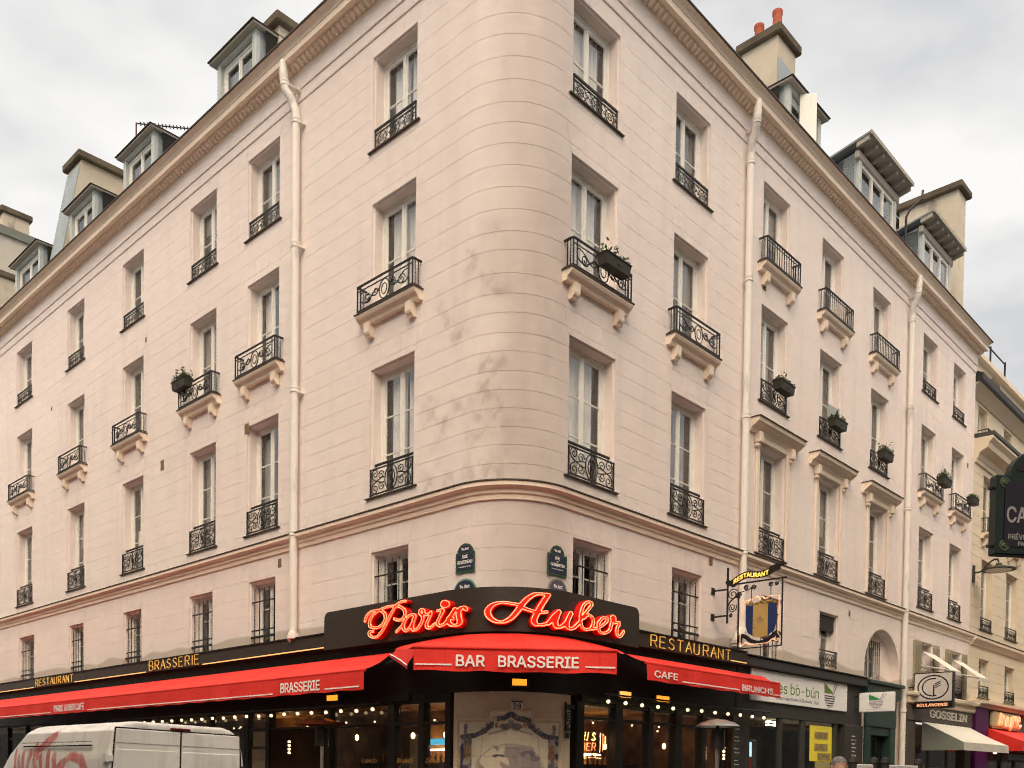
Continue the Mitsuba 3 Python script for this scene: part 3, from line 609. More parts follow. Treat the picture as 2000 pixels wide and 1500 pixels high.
def shed_dormer(side, s0, s1, z1=18.55, y0=.25, nl=3):
    """broad dormer under a lean-to roof with exposed rafters"""
    w = s1 - s0; a = w / 2; key = numbered(B + '__dormer'); m = FR(side, (s0 + s1) / 2); zb = 16.0
    zw = z1 - .10
    put('cheek', MB().add([[-a, y0 + .1, zb], [-a, y0 + 2.6, zb], [-a, y0 + 2.6, zw - .5], [-a, y0 + .1, zw - .1]], [[0, 1, 2], [0, 2, 3]]).ply(ZB), key, m)
    put('cheek', MB().add([[a, y0 + .1, zb], [a, y0 + 2.6, zb], [a, y0 + 2.6, zw - .5], [a, y0 + .1, zw - .1]], [[0, 1, 2], [0, 2, 3]]).ply(ZB), key, m)
    for s_ in (-1, 1): put('post', MB().cbox(min(s_ * a, s_ * (a - .16)), max(s_ * a, s_ * (a - .16)), y0, y0 + .11, zb, zw - .16, .012).ply(GW), key, m)
    put('lintel', MB().cbox(-a - .12, a + .12, y0 - .03, y0 + .10, zw - .34, zw - .13, .02).ply(BR), key, m)
    ov = .22; fy = y0 - .37; by = y0 + 2.6; zf, zk = z1 + .0, z1 - .55
    r = MB(); V = []
    for x in (-a - ov, a + ov):
        for yy, zz in ((fy, zf), (by, zk)):
            V += [[x, yy, zz], [x, yy, zz + .05]]
    r.add(V, CUBE_F); put('dormer_roof', r.ply(ROOF), key, m)
    put('fascia_board', MB().box(-a - ov, a + ov, fy - .03, fy - .003, zf - .04, zf + .065).ply(BR), key, m)
    sl = (zk - zf) / (by - fy)
    V = []
    for x in (-a - ov + .02, a + ov - .02):
        for yy in (fy + .0, y0 + .02):
            V += [[x, yy, zf + sl * (yy - fy) - .022], [x, yy, zf + sl * (yy - fy) - .003]]
    put('soffit', MB().add(V, CUBE_F).ply(BR), key, m)
    for x in np.linspace(-a - ov + .07, a + ov - .07, 7):
        V = []
        for xx in (x - .045, x + .045):
            for yy in (fy + .05, y0 + .02):
                zz = zf + sl * (yy - fy) - .024; V += [[xx, yy, zz - .11], [xx, yy, zz]]
        put('rafter', MB().add(V, CUBE_F).ply(BR), key, m)
    wl = (w - .34) / nl; zz0 = zb + .65
    f = MB(); y = y0 + .03
    h = zw - .34 - zz0
    for i in range(nl + 1): x = -a + .17 + i * wl; f.box(x - .05, x + .05, y, y + .07, zz0, zz0 + h)
    f.box(-a + .17, a - .17, y + .002, y + .07, zz0, zz0 + .09).box(-a + .17, a - .17, y + .002, y + .07, zz0 + h - .09, zz0 + h)
    put('frame', f.ply(WH), key, m)
    for i in range(nl):
        x = -a + .17 + i * wl
        put('pane', MB().add([[x + .045, y + .04, zz0 + .08], [x + wl - .045, y + .042, zz0 + .08], [x + wl - .045, y + .041, zz0 + h - .08], [x + .045, y + .043, zz0 + h - .08]], [[0, 1, 2], [0, 2, 3]]).ply(GL), key, m)
    put('room', room(w - .5, h, 0, 1.0).xf(lambda v: v + [0, y0 + .15, zz0]).ply(DK), key, m)
    put('curtain', drape(-a + .25, a - .25, zz0 + .05, zz0 + h - .05, y0 + .3).ply(CD, True), key, m)
    g = MB().box(-a + .05, a - .05, y0 - .05, y0 - .02, zz0 - .12, zz0 - .09)
    for x in np.linspace(-a + .06, a - .06, 16): g.box(x - .01, x + .01, y0 - .05, y0 - .03, zb, zz0 - .12)
    put('guard_rail', g.ply(WH), key, m)
shed_dormer('R', 13.5, 16.05, 18.38); shed_dormer('R', 18.15, 20.6, 18.42, nl=3)
def stack(side, s0, s1, d0, d1, z1, key, cap=.13, pots=(), skin=None, zb=15.9, lean=0.0):
    """chimney stack between s0..s1 and d0 (street) .. d1 (back)"""
    m = FR(side, (s0 + s1) / 2); a = abs(s1 - s0) / 2; y0, y1 = -d0, -d1
    V = [[x, yy - (lean if (zz == zb and yy == y0) else 0), zz] for x in (-a, a) for yy in (y0, y1) for zz in (zb, z1)]
    put('shaft', MB().add(V, CUBE_F).ply(CH), key, m)
    put('cap', MB().cbox(-a - cap, a + cap, y0 - cap, y1 + cap, z1 + .002, z1 + .22, .03).ply(CK), key, m)
    for x, yy, hh in pots:
        put('chimney_pot', MB().lathe([[0, 0], [.13, 0], [.105, hh * .8], [.125, hh * .86], [.125, hh], [.095, hh], [.09, hh * .6], [0, hh * .6]], 16, (x, yy, z1 + .215)).ply(TC, 40), key, m)
    if skin:
        put('zinc_flashing', MB().add([[-a - .012, y0 - .012 - lean, zb], [a + .012, y0 - .012 - lean, zb], [a + .012, y0 - .012 - lean * skin / (z1 - zb), z1 - skin], [-a - .012, y0 - .012 - lean * skin / (z1 - zb), z1 - skin]], [[0, 1, 2], [0, 2, 3]]).ply(ZB), key, m)
k1 = numbered(B + '__chimney'); stack('L', 19.3, 20.3, -.95, -4.3, 20.2, k1, .14, skin=.15, lean=.8)
k1b = numbered(B + '__chimney'); stack('L', 17.3, 19.0, -2.9, -3.6, 20.15, k1b, .12)
k2 = numbered(B + '__chimney'); stack('L', 8.05, 8.75, -.75, -2.2, 18.15, k2, .14)
k3 = numbered(B + '__chimney'); stack('R', 9.85, 10.75, -.75, -1.72, 19.35, k3, .12, pots=((-.12, .95, .62), (-.1, 1.45, .55)), skin=.5)
k3b = numbered(B + '__chimney'); stack('R', 9.95, 10.65, -1.8, -2.9, 18.95, k3b, .10)
k4 = numbered(B + '__chimney'); stack('R', 22.05, 22.78, -.55, -2.5, 21.2, k4, .16)
k4b = numbered(B + '__chimney'); stack('R', 22.1, 22.7, -2.7, -5.0, 20.9, k4b, .12, pots=((0, 3.6, .65), (0, 4.3, .75)))
g = MB().tube([[0, -.02, 16.0], [0, -.02, 17.9], [.05, -.1, 18.1], [.32, -.35, 18.45], [.36, -.35, 18.7]], .035, 8)
put_b('roof_vent_pipe', g.ply(IR), FR('R', 16.85, 0, -.3))
A_ = thing('tv_antenna', 'thin rake television antenna on a mast above the left hand dormers', 'antenna')
g = MB().tube([[0, 0, 15.9], [0, 0, 19.5]], .022, 8); put('mast', g.ply(mat('rusty_mast', '6b4f46', .7, .2)), A_, FR('L', 15.45, 0, -.9))
g = MB().tube([[0, 0, 19.42], [1.75, -.0, 19.36]], .02, 6)
for x in np.linspace(.12, 1.7, 17): g.tube([[x, -.07, 19.42 - .034 * x + .012], [x, .07, 19.42 - .034 * x - .012]], .010, 4); g.box(x - .009, x + .009, -.009, .009, 19.37 - .034 * x, 19.47 - .034 * x)
put('aerial', g.ply(IR), A_, frame(lp('L', 15.45, -.9, .06), [1, .08, 0]))

# ------------------------------------------------------------------ ground floor of the brasserie
def pbox(b, u0, u1, d0, d1, z0, z1):
    us = us_of(u0, u1)
    for da, za, db, zb in ((d1, z0, d1, z1), (d1, z1, d0, z1), (d0, z1, d0, z0), (d0, z0, d1, z0)):
        b.grid(np.stack([pmap(np.column_stack([us, us * 0 + da, us * 0 + za])), pmap(np.column_stack([us, us * 0 + db, us * 0 + zb]))]))
    for u in (us[0], us[-1]): b.add(pmap([[u, d0, z0], [u, d1, z0], [u, d1, z1], [u, d0, z1]]), [[0, 1, 2], [0, 2, 3]])
    return b
S = numbered(B + '__shopfront')
UD0, UD1 = uL(24.8), uR(7.1)
b = MB(); pbox(b, UD0, UD1, -.25, .03, 2.95, 3.95)
put('upper_panel', b.ply(BK), S)
b = MB(); pbox(b, UD0, uL(2.4), .03, .10, 2.86, 2.98); pbox(b, uR(1.72), UD1, .03, .10, 2.86, 2.98); put('cornice_strip', b.ply(BK), S)
TW0, TW1 = -1.075, 1.285                # the tiled pier between the two glazed fronts
b = MB(); g = sg.box(TW0, 0, TW1, 2.95)
for q in split_arc(g): tri_front(b, q, 0.0)
PIER = mat('pier_stone', proc(lambda p, n, uv: mix((0.68, 0.55, 0.40), (0.78, 0.66, 0.50), fbm(p.x * 1.2, p.y * 1.2, p.z * 1.6, 4)) * (0.94 + .1 * fbm(p.x * 12, p.y * 12, p.z * 12, 2))), 0.7, 0.25)
put('corner_pier', b.ply(PIER, 40), S)
for a0, a1 in [(1.36, 1.50), (2.06, 2.20), (2.88, 3.06), (4.84, 4.98), (7.04, 7.18), (7.88, 8.05)] + [(a - .07, a + .07) for a in np.arange(9.6, 24.8, 1.65)]:
    put('post', MB().cbox(-a1, -a0, -.05, .14, 0, 2.95, .01).ply(BK), S, FR('L', 0))
for a0, a1 in ((1.66, 1.87), (2.78, 3.0), (3.85, 3.99), (4.77, 5.0), (5.75, 5.9), (6.6, 6.75)): put('post', MB().cbox(a0, a1, -.05, .14, 0, 2.95, .01).ply(BK), S, FR('R', 0))
for sd, x0, x1, zs in (('L', -24.8, -1.5, ((0, .55), (2.42, 2.47), (2.80, 2.95))), ('R', 1.87, 6.75, ((0, .55), (2.55, 2.60), (2.80, 2.95)))):
    for z0, z1 in zs: put('rail', MB().box(x0, x1, -.03, .08, z0, z1).ply(BK), S, FR(sd, 0))
WD = mat('dark_walnut', proc(lambda p, n, uv: mix((0.022, 0.011, 0.006), (0.042, 0.022, 0.011), fbm(p.x * 9, p.y * 9, p.z * .7, 3))), 0.75, 0.12)
put('wood_panel', MB().cbox(-7.04, -4.98, -.02, .05, .5, 2.42, .01).xf(mm(FR('L', 0))).ply(WD), S)
def pane(side, a0, a1, z0, z1, y=.02):
    b = MB(); x0, x1 = (-a1, -a0) if side == 'L' else (a0, a1)
    b.add([[x0, y, z0], [x1, y + rng.uniform(-.002, .002), z0], [x1, y, z1], [x0, y + .001, z1]], [[0, 1, 2], [0, 2, 3]])
    put('pane', b.ply(GL), S, FR(side, 0))
for a0, a1 in [(1.5, 2.06), (2.2, 2.88), (3.06, 4.84), (7.18, 7.88)] + [(a + .07, a + 1.58) for a in np.arange(8.02, 23.0, 1.65)]:
    pane('L', a0, a1, .55, 2.42); pane('L', a0, a1, 2.47, 2.80)
for a0, a1 in [(1.87, 2.78), (3.0, 3.85), (3.99, 4.77), (5.0, 5.75), (5.9, 6.6)]: pane('R', a0, a1, .55, 2.55); pane('R', a0, a1, 2.6, 2.8)
# the room behind the glass
WALL_IN = mat('tavern_wall', proc(lambda p, n, uv: mix((0.12, 0.06, 0.028), (0.36, 0.21, 0.10), smoothstep(.4, .7, fbm(p.x * 1.6, p.y * 1.6, p.z * 1.3, 3)))), 0.6, 0.3)
b = MB()
q = lambda p: b.add(p, [[0, 1, 2], [0, 2, 3]])
for sd, dv, nv, s1 in (('L', dL, nL, 24.8), ('R', dR, nR, 7.1)):
    bk = 3.0; s0_ = 3.0
    q([lp(sd, s1, -bk, 0), lp(sd, s0_, -bk, 0), lp(sd, s0_, -bk, 2.95), lp(sd, s1, -bk, 2.95)])
    q([lp(sd, s1, -bk, 0), lp(sd, s1, -.05, 0), lp(sd, s1, -.05, 2.95), lp(sd, s1, -bk, 2.95)])
    q([lp(sd, s1, -bk, 2.94), lp(sd, .6, -bk, 2.94), lp(sd, .6, -.1, 2.94), lp(sd, s1, -.1, 2.94)]); q([lp(sd, s1, -bk, .02), lp(sd, .6, -bk, .02), lp(sd, .6, -.1, .02), lp(sd, s1, -.1, .02)])
put('tavern_room', b.ply(WALL_IN), S)
WARM = (1.0, 0.56, 0.2); BULB = (1.0, 0.70, 0.38)
mat('lamp_glass', (0.8, 0.7, 0.5), .4)
ico = trimesh.creation.icosphere(subdivisions=1, radius=1.0); IV, IFc = np.array(ico.vertices), np.array(ico.faces)
def lamp(name, parent, pts, r, rgb, k, sz=1.0):
    b = MB()
    for p in pts: b.add(np.asarray(p) + IV * [r, r, r * sz], IFc)
    return put(name, {**b.ply('m_lamp_glass', True), **emit(name, rgb, k)}, parent)
for sd, s, d, z in (('L', 2.5, -.9, 2.28), ('L', 3.9, -1.3, 2.3), ('L', 6.0, -1.5, 2.3), ('L', 9.0, -1.2, 2.3), ('L', 11.5, -1.4, 2.35), ('R', 3.2, -1.3, 2.3), ('R', 4.6, -1.6, 2.15), ('R', 6.2, -1.2, 2.2), ('L', 15.0, -1.2, 2.3)):
    lamp('pendant_lamp', S, [lp(sd, s, d, z)], .045, WARM, 2.6, 1.5)
for sd, s, d in (('L', 1.85, -.7), ('L', 2.35, -1.2), ('L', 1.65, -.4), ('L', 3.3, -2.2)):      # upright filament tubes
    b = MB().tube([lp(sd, s, d, 1.72), lp(sd, s, d, 2.06)], .018, 6); put('filament_tube', {**b.ply('m_lamp_glass'), **emit('', (1, .45, .08), 1.2)}, S)
for sd, s, d in (('L', 5.95, .25), ('R', 6.35, .2), ('L', 8.6, -.4)):                # stacked wall lanterns
    lamp('lantern', S, [lp(sd, s, d, 1.93 + .075 * i) for i in range(4)], .033, (1, .62, .34), 1.1, .8)
for sd, s0_, s1_, n_ in (('R', 2.0, 6.6, 11), ('L', 1.7, 13.0, 24)):                  # small bulbs added in place of festoon reflections in the glass
    lamp('reflection_bulbs', S, [lp(sd, s_, -1.3 - .5 * math.sin(i * 2.1) ** 2, 2.60 + .05 * math.sin(i * 1.7)) for i, s_ in enumerate(np.linspace(s0_, s1_, n_))], .022, BULB, 1.1)
for sd, s, d, z, w_ in (('L', 4.6, -2.6, 2.05, .5), ('L', 10.5, -2.5, 2.1, .6), ('R', 5.2, -2.6, 2.0, .5), ('R', 3.4, -2.7, 2.1, .35)):  # glowing strips added to brighten the back of the room
    put('added_glow_strip', {**MB().box(-w_, w_, -.03, .03, -.02, .02).ply('m_lamp_glass'), **emit('', WARM, 11.0)}, S, FR(sd, s, z, d))
b = MB()
for sd, s0_, s1_ in (('L', 3.2, 6.8), ('R', 2.6, 6.6)):
    sg_ = -1 if sd == 'L' else 1
    b.box(min(sg_ * s0_, sg_ * s1_), max(sg_ * s0_, sg_ * s1_), 2.2, 2.75, .1, 1.78, FR(sd, 0))
put('bar_counter', b.ply(WD), S)
b = MB()
for sd, rng_ in (('L', np.arange(3.3, 6.8, .17)), ('R', np.arange(2.7, 6.6, .17))):
    for s in rng_:
        hgt = rng.uniform(.2, .32); b.lathe([[0, 0], [.035, 0], [.035, hgt * .6], [.013, hgt * .78], [.013, hgt], [0, hgt]], 8, lp(sd, s, -2.45, 1.78))
put('bottles', b.ply(mat('bottle_glass', (0.12, 0.05, 0.015), .1, .6)), S, kind='stuff')
BEIGE = mat('menu_paper', proc(lambda p, n, uv: mix((0.36, 0.30, 0.19), (0.44, 0.37, 0.25), fbm(p.x * 3, p.y * 3, p.z * 3, 2))), 0.7, 0.2)
for sd, s0_, s1_, z0, z1, y in (('L', 7.22, 7.84, .9, 2.02, .035), ('L', 7.3, 7.8, 2.08, 2.40, .035), ('L', 3.75, 4.35, .9, 2.35, 1.6)):
    sg_ = -1 if sd == 'L' else 1
    put('menu_panel', MB().box(min(sg_ * s0_, sg_ * s1_), max(sg_ * s0_, sg_ * s1_), y, y + .01, z0, z1).ply(BEIGE), S, FR(sd, 0))
TEAL = mat('teal_print', (0.04, 0.25, 0.33), .5)
put('screen', {**MB().box(-4.7, -3.4, 2.1, 2.13, 2.14, 2.27).ply(TEAL), **emit('', (.1, .55, .75), .35)}, S, FR('L', 0))
GOLDP = mat('gold_print', (0.55, 0.30, 0.08), .5)
for x0, x1, z, tx in ((-3.9, -3.45, 1.74, 'Lunch'), (-2.85, -2.4, 1.74, 'Brunch'), (-2.05, -1.7, 1.74, 'Dinner')):
    put('window_lettering', text(tx, .09, x1 - x0, italic=.25, depth=.003).ply(GOLDP), S, FR('L', 0) @ np.array([[1, 0, 0, x0], [0, 1, 0, .015], [0, 0, 1, z], [0, 0, 0, 1]]))
put('window_lettering', text('Breakfast', .06, .38, italic=.25, depth=.003).ply(GOLDP), S, FR('L', 0) @ np.array([[1, 0, 0, -7.7], [0, 1, 0, .033], [0, 0, 1, 1.78], [0, 0, 0, 1]]))
# warm neon word in the right hand window
def tubetext(strokes, r, rgb, k, parent, name, fn):
    b = MB()
    for st in strokes: b.tube(fn(np.asarray(st, float)), r, 6)
    return put(name, {**b.ply('m_lamp_glass', True), **emit('', rgb, k)}, parent)
N = thing('window_neon', 'yellow and red neon lettering glowing behind the brasserie window beside the tiled pier', 'neon sign')
nf = lambda x0, z0: (lambda p: mm(FR('R', 0))(np.column_stack([x0 + p[:, 0], np.full(len(p), .12), z0 + p[:, 1]])))
GLY = {'P': [[(0, 0), (0, 1)], [(0, 1), (.5, 1), (.55, .75), (.5, .5), (0, .5)]], 'A': [[(0, 0), (.3, 1), (.6, 0)], [(.12, .38), (.48, .38)]], 'R': [[(0, 0), (0, 1)], [(0, 1), (.45, 1), (.52, .76), (.45, .52), (0, .52)], [(.25, .52), (.55, 0)]],
       'I': [[(0.1, 0), (0.1, 1)]], 'S': [[(.5, .85), (.3, 1), (.08, .85), (.12, .62), (.42, .45), (.5, .2), (.3, 0), (.02, .15)]], 'U': [[(0, 1), (0, .2), (.15, 0), (.4, 0), (.52, .2), (.52, 1)]], 'B': [[(0, 0), (0, 1), (.4, 1), (.48, .76), (.4, .52), (0, .52)], [(.4, .52), (.54, .28), (.42, 0), (0, 0)]],
       'E': [[(.5, 1), (0, 1), (0, 0), (.5, 0)], [(0, .52), (.4, .52)]], 'f': [[(.55, .95), (.4, 1), (.3, .8), (.2, .1), (.05, -.2)], [(.1, .55), (.5, .55)]], 'e': [[(.05, .3), (.45, .38), (.4, .6), (.15, .55), (.05, .25), (.2, .02), (.5, .12)]], 'C': [[(.55, .85), (.3, 1), (.05, .75), (.05, .25), (.3, 0), (.55, .15)]], 'a': [[(.5, .5), (.2, .55), (.05, .25), (.2, 0), (.45, .2), (.5, .5), (.45, .1), (.6, .02)]]}
GLY['T'] = [[(0, 1), (.56, 1)], [(.28, 1), (.28, 0)]]; GLY['N'] = [[(0, 0), (0, 1), (.52, 0), (.52, 1)]]
def strokeword(word, w, h, r, y=0.0):
    wd = [.45 if c == 'I' else 1.0 for c in word]; adv = w / (sum(wd) - .36); b = MB()
    for i, c in ((sum(wd[:j]), c) for j, c in enumerate(word)):
        for g in GLY[c]:
            p = np.array(g, float)
            if len(p) > 3 and c in 'SUCRBP': p = smoothcurve(p, 4)
            b.tube(np.column_stack([i * adv + p[:, 0] * adv * 1.2, np.full(len(p), y), p[:, 1] * h]), r, 6)
    return b
def neonword(word, x0, z0, w, h, rgb, k, r=.009):
    adv = w / len(word)
    st = [[(x0 + i * adv + p[0] * adv * 1.25 + p[1] * .02, z0 + p[1] * h) for p in g] for i, c in enumerate(word) for g in GLY[c]]
    tubetext(st, r, rgb, k, N, 'lettering', nf(0, 0))
neonword('PARIS', 1.70, 2.19, .74, .14, (1, .72, .18), 9); neonword('AUBER', 1.70, 2.01, .74, .13, (1, .12, .05), 8); neonword('Cafe', 1.72, 1.86, .42, .12, (1, .5, .1), 9)
tubetext([[(2.54, 1.98), (2.54, 2.34)], [(2.68, 2.04), (2.68, 2.28)], [(2.2, 1.88), (2.62, 1.88)]], .009, (1, .8, .4), 9, N, 'bar', nf(0, 0)); tubetext([[(2.61, 2.0), (2.61, 2.32)]], .009, (1, .2, .06), 8, N, 'bar', nf(0, 0))
# infrared heater strips on the dark panels
for i, (u, z, w, lab) in enumerate([(.13, 3.08, .12, 'glowing amber heater strip above the tiled corner pier'), (uL(4.45), 2.98, .16, 'glowing amber heater strip under the long left awning'), (uR(2.75), 3.03, .16, 'glowing amber heater strip at the left end of the right awning'), (uR(3.95), 3.03, .2, 'glowing amber heater strip under the middle of the right awning')]):
    k = thing('heater_strip', lab, 'heater', 'heater strips under the awnings')
    o = pmap([[u, .30, z]])[0]; t = pmap([[u + .01, .30, z]])[0] - o; m = frame(o, t)
    put('housing', MB().cbox(-w - .05, w + .05, .03, .12, -.075, .075, .012).box(-.02, .02, .12, .28, -.02, .02).ply(BK), k, m)
    put('element', {**MB().box(-w, w, .012, .03, -.052, .052).ply('m_lamp_glass'), **emit('', (1, .27, .01), .62)}, k, m)

# fascia boards with lettering
F = thing('brasserie_fascia', 'long dark brown fascia board with gold neon lettering above the red awnings', 'sign')
b = MB(); pbox(b, UD0, uL(4.62), .0, .27, 3.95, 4.22); pbox(b, uR(3.0), UD1, .0, .27, 3.95, 4.22); put('board', b.ply(FA), F)
b = MB(); pbox(b, UD0, uL(4.62), .0, .30, 4.222, 4.25); pbox(b, uR(3.0), UD1, .0, .30, 4.222, 4.25); put('drip_edge', b.ply(BK), F)
GOLD = (1.0, 0.66, 0.10)
mat('gold_tube', (0.85, 0.60, 0.16), .4)
def gold(side, s, z, w, h, t, k=.55):
    put('lettering', {**strokeword(t, w, h, .0125).ply('m_gold_tube'), **emit('', GOLD, k)}, F, FR(side, s, z, .29))
gold('L', 12.08, 3.985, 2.47, .22, 'BRASSERIE', .42); gold('L', 19.62, 3.985, 1.66, .20, 'RESTAU', .30); gold('L', 17.85, 3.985, 1.05, .20, 'RANT', .85); gold('R', 3.5, 3.985, 1.68, .21, 'RESTAU', .7); gold('R', 5.33, 3.985, 1.06, .21, 'RANT', 1.3)
for a0, a1 in ((4.66, 9.45), (12.3, 16.7), (19.8, 24.8)):
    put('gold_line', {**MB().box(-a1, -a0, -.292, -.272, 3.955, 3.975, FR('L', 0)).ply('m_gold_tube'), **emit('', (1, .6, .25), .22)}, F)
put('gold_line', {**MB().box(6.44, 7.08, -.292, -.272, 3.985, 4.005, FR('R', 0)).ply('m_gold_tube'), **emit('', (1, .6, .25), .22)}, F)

# big curved neon sign
NS = thing('corner_neon_sign', 'curved dark brown sign board with red neon script wrapped around the corner', 'sign')
u0, u1, zb, zt = uL(4.64), uR(3.05), 3.90, 4.62; rr = .14
c = [(0, 0), (u1 - u0, 0), (u1 - u0, zt - zb), (0, zt - zb)]
sh = sg.box(u0, zb, u1, zt).difference(unary_union([sg.box(u0, zt - rr, u0 + rr, zt).difference(sg.Point(u0 + rr, zt - rr).buffer(rr, 12)), sg.box(u1 - rr, zt - rr, u1, zt).difference(sg.Point(u1 - rr, zt - rr).buffer(rr, 12))]))
b = MB()
for q in split_arc(sh): tri_front(b, q, .34)
edge_walls(b, sh, .34, .02)
mb = trimesh.Trimesh(*b.mesh(), process=False); mb.merge_vertices(digits_vertex=5)
put('board', mikit.ply(mb, FA, smooth=40), NS)
SCRIPT = [[(-2.95,4.31),(-2.9,4.39),(-2.78,4.45),(-2.63,4.46),(-2.5,4.44),(-2.4,4.38),(-2.37,4.31),(-2.4,4.24),(-2.48,4.18),(-2.59,4.15),(-2.72,4.16),(-2.81,4.2),(-2.82,4.27),(-2.77,4.35),(-2.65,4.42),(-2.48,4.47),(-2.29,4.49),(-2.11,4.48),(-1.97,4.45),(-1.86,4.38),(-1.84,4.3),(-1.89,4.24),(-2.0,4.22),(-2.14,4.26)],[(-1.82,4.53),(-1.91,4.54),(-2.0,4.52),(-2.09,4.48),(-2.18,4.39),(-2.27,4.29),(-2.36,4.18),(-2.47,4.07),(-2.6,3.99),(-2.72,3.99),(-2.81,4.03),(-2.83,4.08),(-2.78,4.1),(-2.71,4.09)],[(-2.07,4.03),(-1.91,4.12),(-1.82,4.22),(-1.72,4.27),(-1.63,4.28),(-1.57,4.24),(-1.63,4.21)],[(-1.82,4.22),(-1.88,4.13),(-1.87,4.06),(-1.8,4.02),(-1.71,4.06),(-1.63,4.15),(-1.57,4.24)],[(-1.57,4.24),(-1.62,4.15),(-1.64,4.06),(-1.6,4.01),(-1.5,4.03),(-1.41,4.11),(-1.37,4.19),(-1.39,4.24),(-1.44,4.28),(-1.44,4.32),(-1.4,4.34),(-1.35,4.31),(-1.34,4.27),(-1.27,4.24),(-1.17,4.26),(-1.2,4.19),(-1.27,4.09),(-1.26,4.03),(-1.18,4.01),(-1.06,4.07)],[(-1.01,4.28),(-0.89,4.27),(-0.95,4.16),(-1.0,4.07),(-0.93,4.02),(-0.84,4.05),(-0.77,4.13),(-0.69,4.26)],[(-0.85,4.41),(-0.81,4.38),(-0.81,4.34),(-0.85,4.33),(-0.89,4.36),(-0.88,4.4),(-0.85,4.41)],[(-0.54,4.25),(-0.57,4.28),(-0.61,4.27),(-0.64,4.21),(-0.63,4.11),(-0.62,4.04),(-0.67,4.0),(-0.75,4.02),(-0.79,4.09),(-0.77,4.14),(-0.72,4.11)],[(0.12,4.3),(0.02,4.32),(-0.1,4.34),(-0.2,4.31),(-0.26,4.24),(-0.27,4.16),(-0.23,4.08),(-0.16,4.03),(-0.08,4.03),(0.0,4.09),(0.06,4.18),(0.12,4.3),(0.19,4.41),(0.28,4.49),(0.37,4.5),(0.46,4.5)],[(0.1,4.28),(0.18,4.24),(0.27,4.21),(0.35,4.2),(0.43,4.22)],[(0.44,4.49),(0.39,4.39),(0.34,4.28),(0.3,4.17),(0.27,4.07),(0.29,4.01),(0.35,4.0),(0.41,4.02),(0.46,4.05),(0.53,4.17),(0.59,4.24)],[(0.59,4.24),(0.56,4.16),(0.54,4.06),(0.56,3.99),(0.62,4.0),(0.7,4.08),(0.77,4.24)],[(0.77,4.24),(0.72,4.12),(0.71,4.03),(0.75,3.99),(0.82,4.01),(0.91,4.1),(1.03,4.24),(1.19,4.39),(1.25,4.47),(1.16,4.49),(1.04,4.42),(0.97,4.29),(0.95,4.16),(1.0,4.05),(1.11,4.02),(1.24,4.06),(1.3,4.17),(1.25,4.25),(1.15,4.27),(1.04,4.2)],[(1.24,4.05),(1.37,4.07),(1.51,4.12),(1.64,4.2),(1.68,4.27),(1.58,4.28),(1.45,4.18),(1.44,4.09),(1.5,4.02),(1.62,4.02),(1.75,4.08),(1.8,4.18),(1.83,4.27),(1.8,4.3),(1.85,4.34),(1.9,4.31),(1.9,4.24),(2.03,4.24),(1.97,4.14),(1.97,4.04),(2.06,4.01),(2.17,4.11)]]
def thick(p):
    """calligraphic stroke: heavier where the pen goes down"""
    c = smoothcurve(p, 5); out = []
    for a, q in zip(c[:-1], c[1:]):
        d = q - a; l = np.hypot(*d) + 1e-9; w = .017 + .020 * abs(d[1] / l) ** 1.5
        out.append(sg.LineString([a, q]).buffer(w, 6))
    return unary_union(out)
words = [unary_union([thick(p) for p in SCRIPT[:8]]), unary_union([thick(p) for p in SCRIPT[8:]])]
mat('sign_red', (0.62, 0.006, 0.004), .35, .4)
for w in words:
    for g in getattr(w, 'geoms', [w]):
        body = g.buffer(.012).simplify(.003); bb = MB()
        for q in split_arc(body): tri_front(bb, q, .455)
        edge_walls(bb, body, .455, .345)
        put('letter', {**bb.ply('m_sign_red'), **emit('', (1, .012, .006), .30)}, NS)
        line = g.buffer(-.004).simplify(.002); bb = MB()
        for h in getattr(line, 'geoms', [line]):
            if h.is_empty: continue
            for ring in [h.exterior, *h.interiors]:
                cc = np.array(ring.coords)[:-1]
                if len(cc) < 5 or ring.length < .12: continue
                rs = np.array([ring.interpolate(t, normalized=True).coords[0] for t in np.linspace(0, 1, max(8, int(ring.length / .022)), endpoint=False)])
                bb.tube(pmap(np.column_stack([rs[:, 0], np.full(len(rs), .468), rs[:, 1]])), .0085, 5, True)
        if bb.n: put('neon_tube', {**bb.ply('m_lamp_glass', True), **emit('', (1.0, .17, .07), 1.9)}, NS)

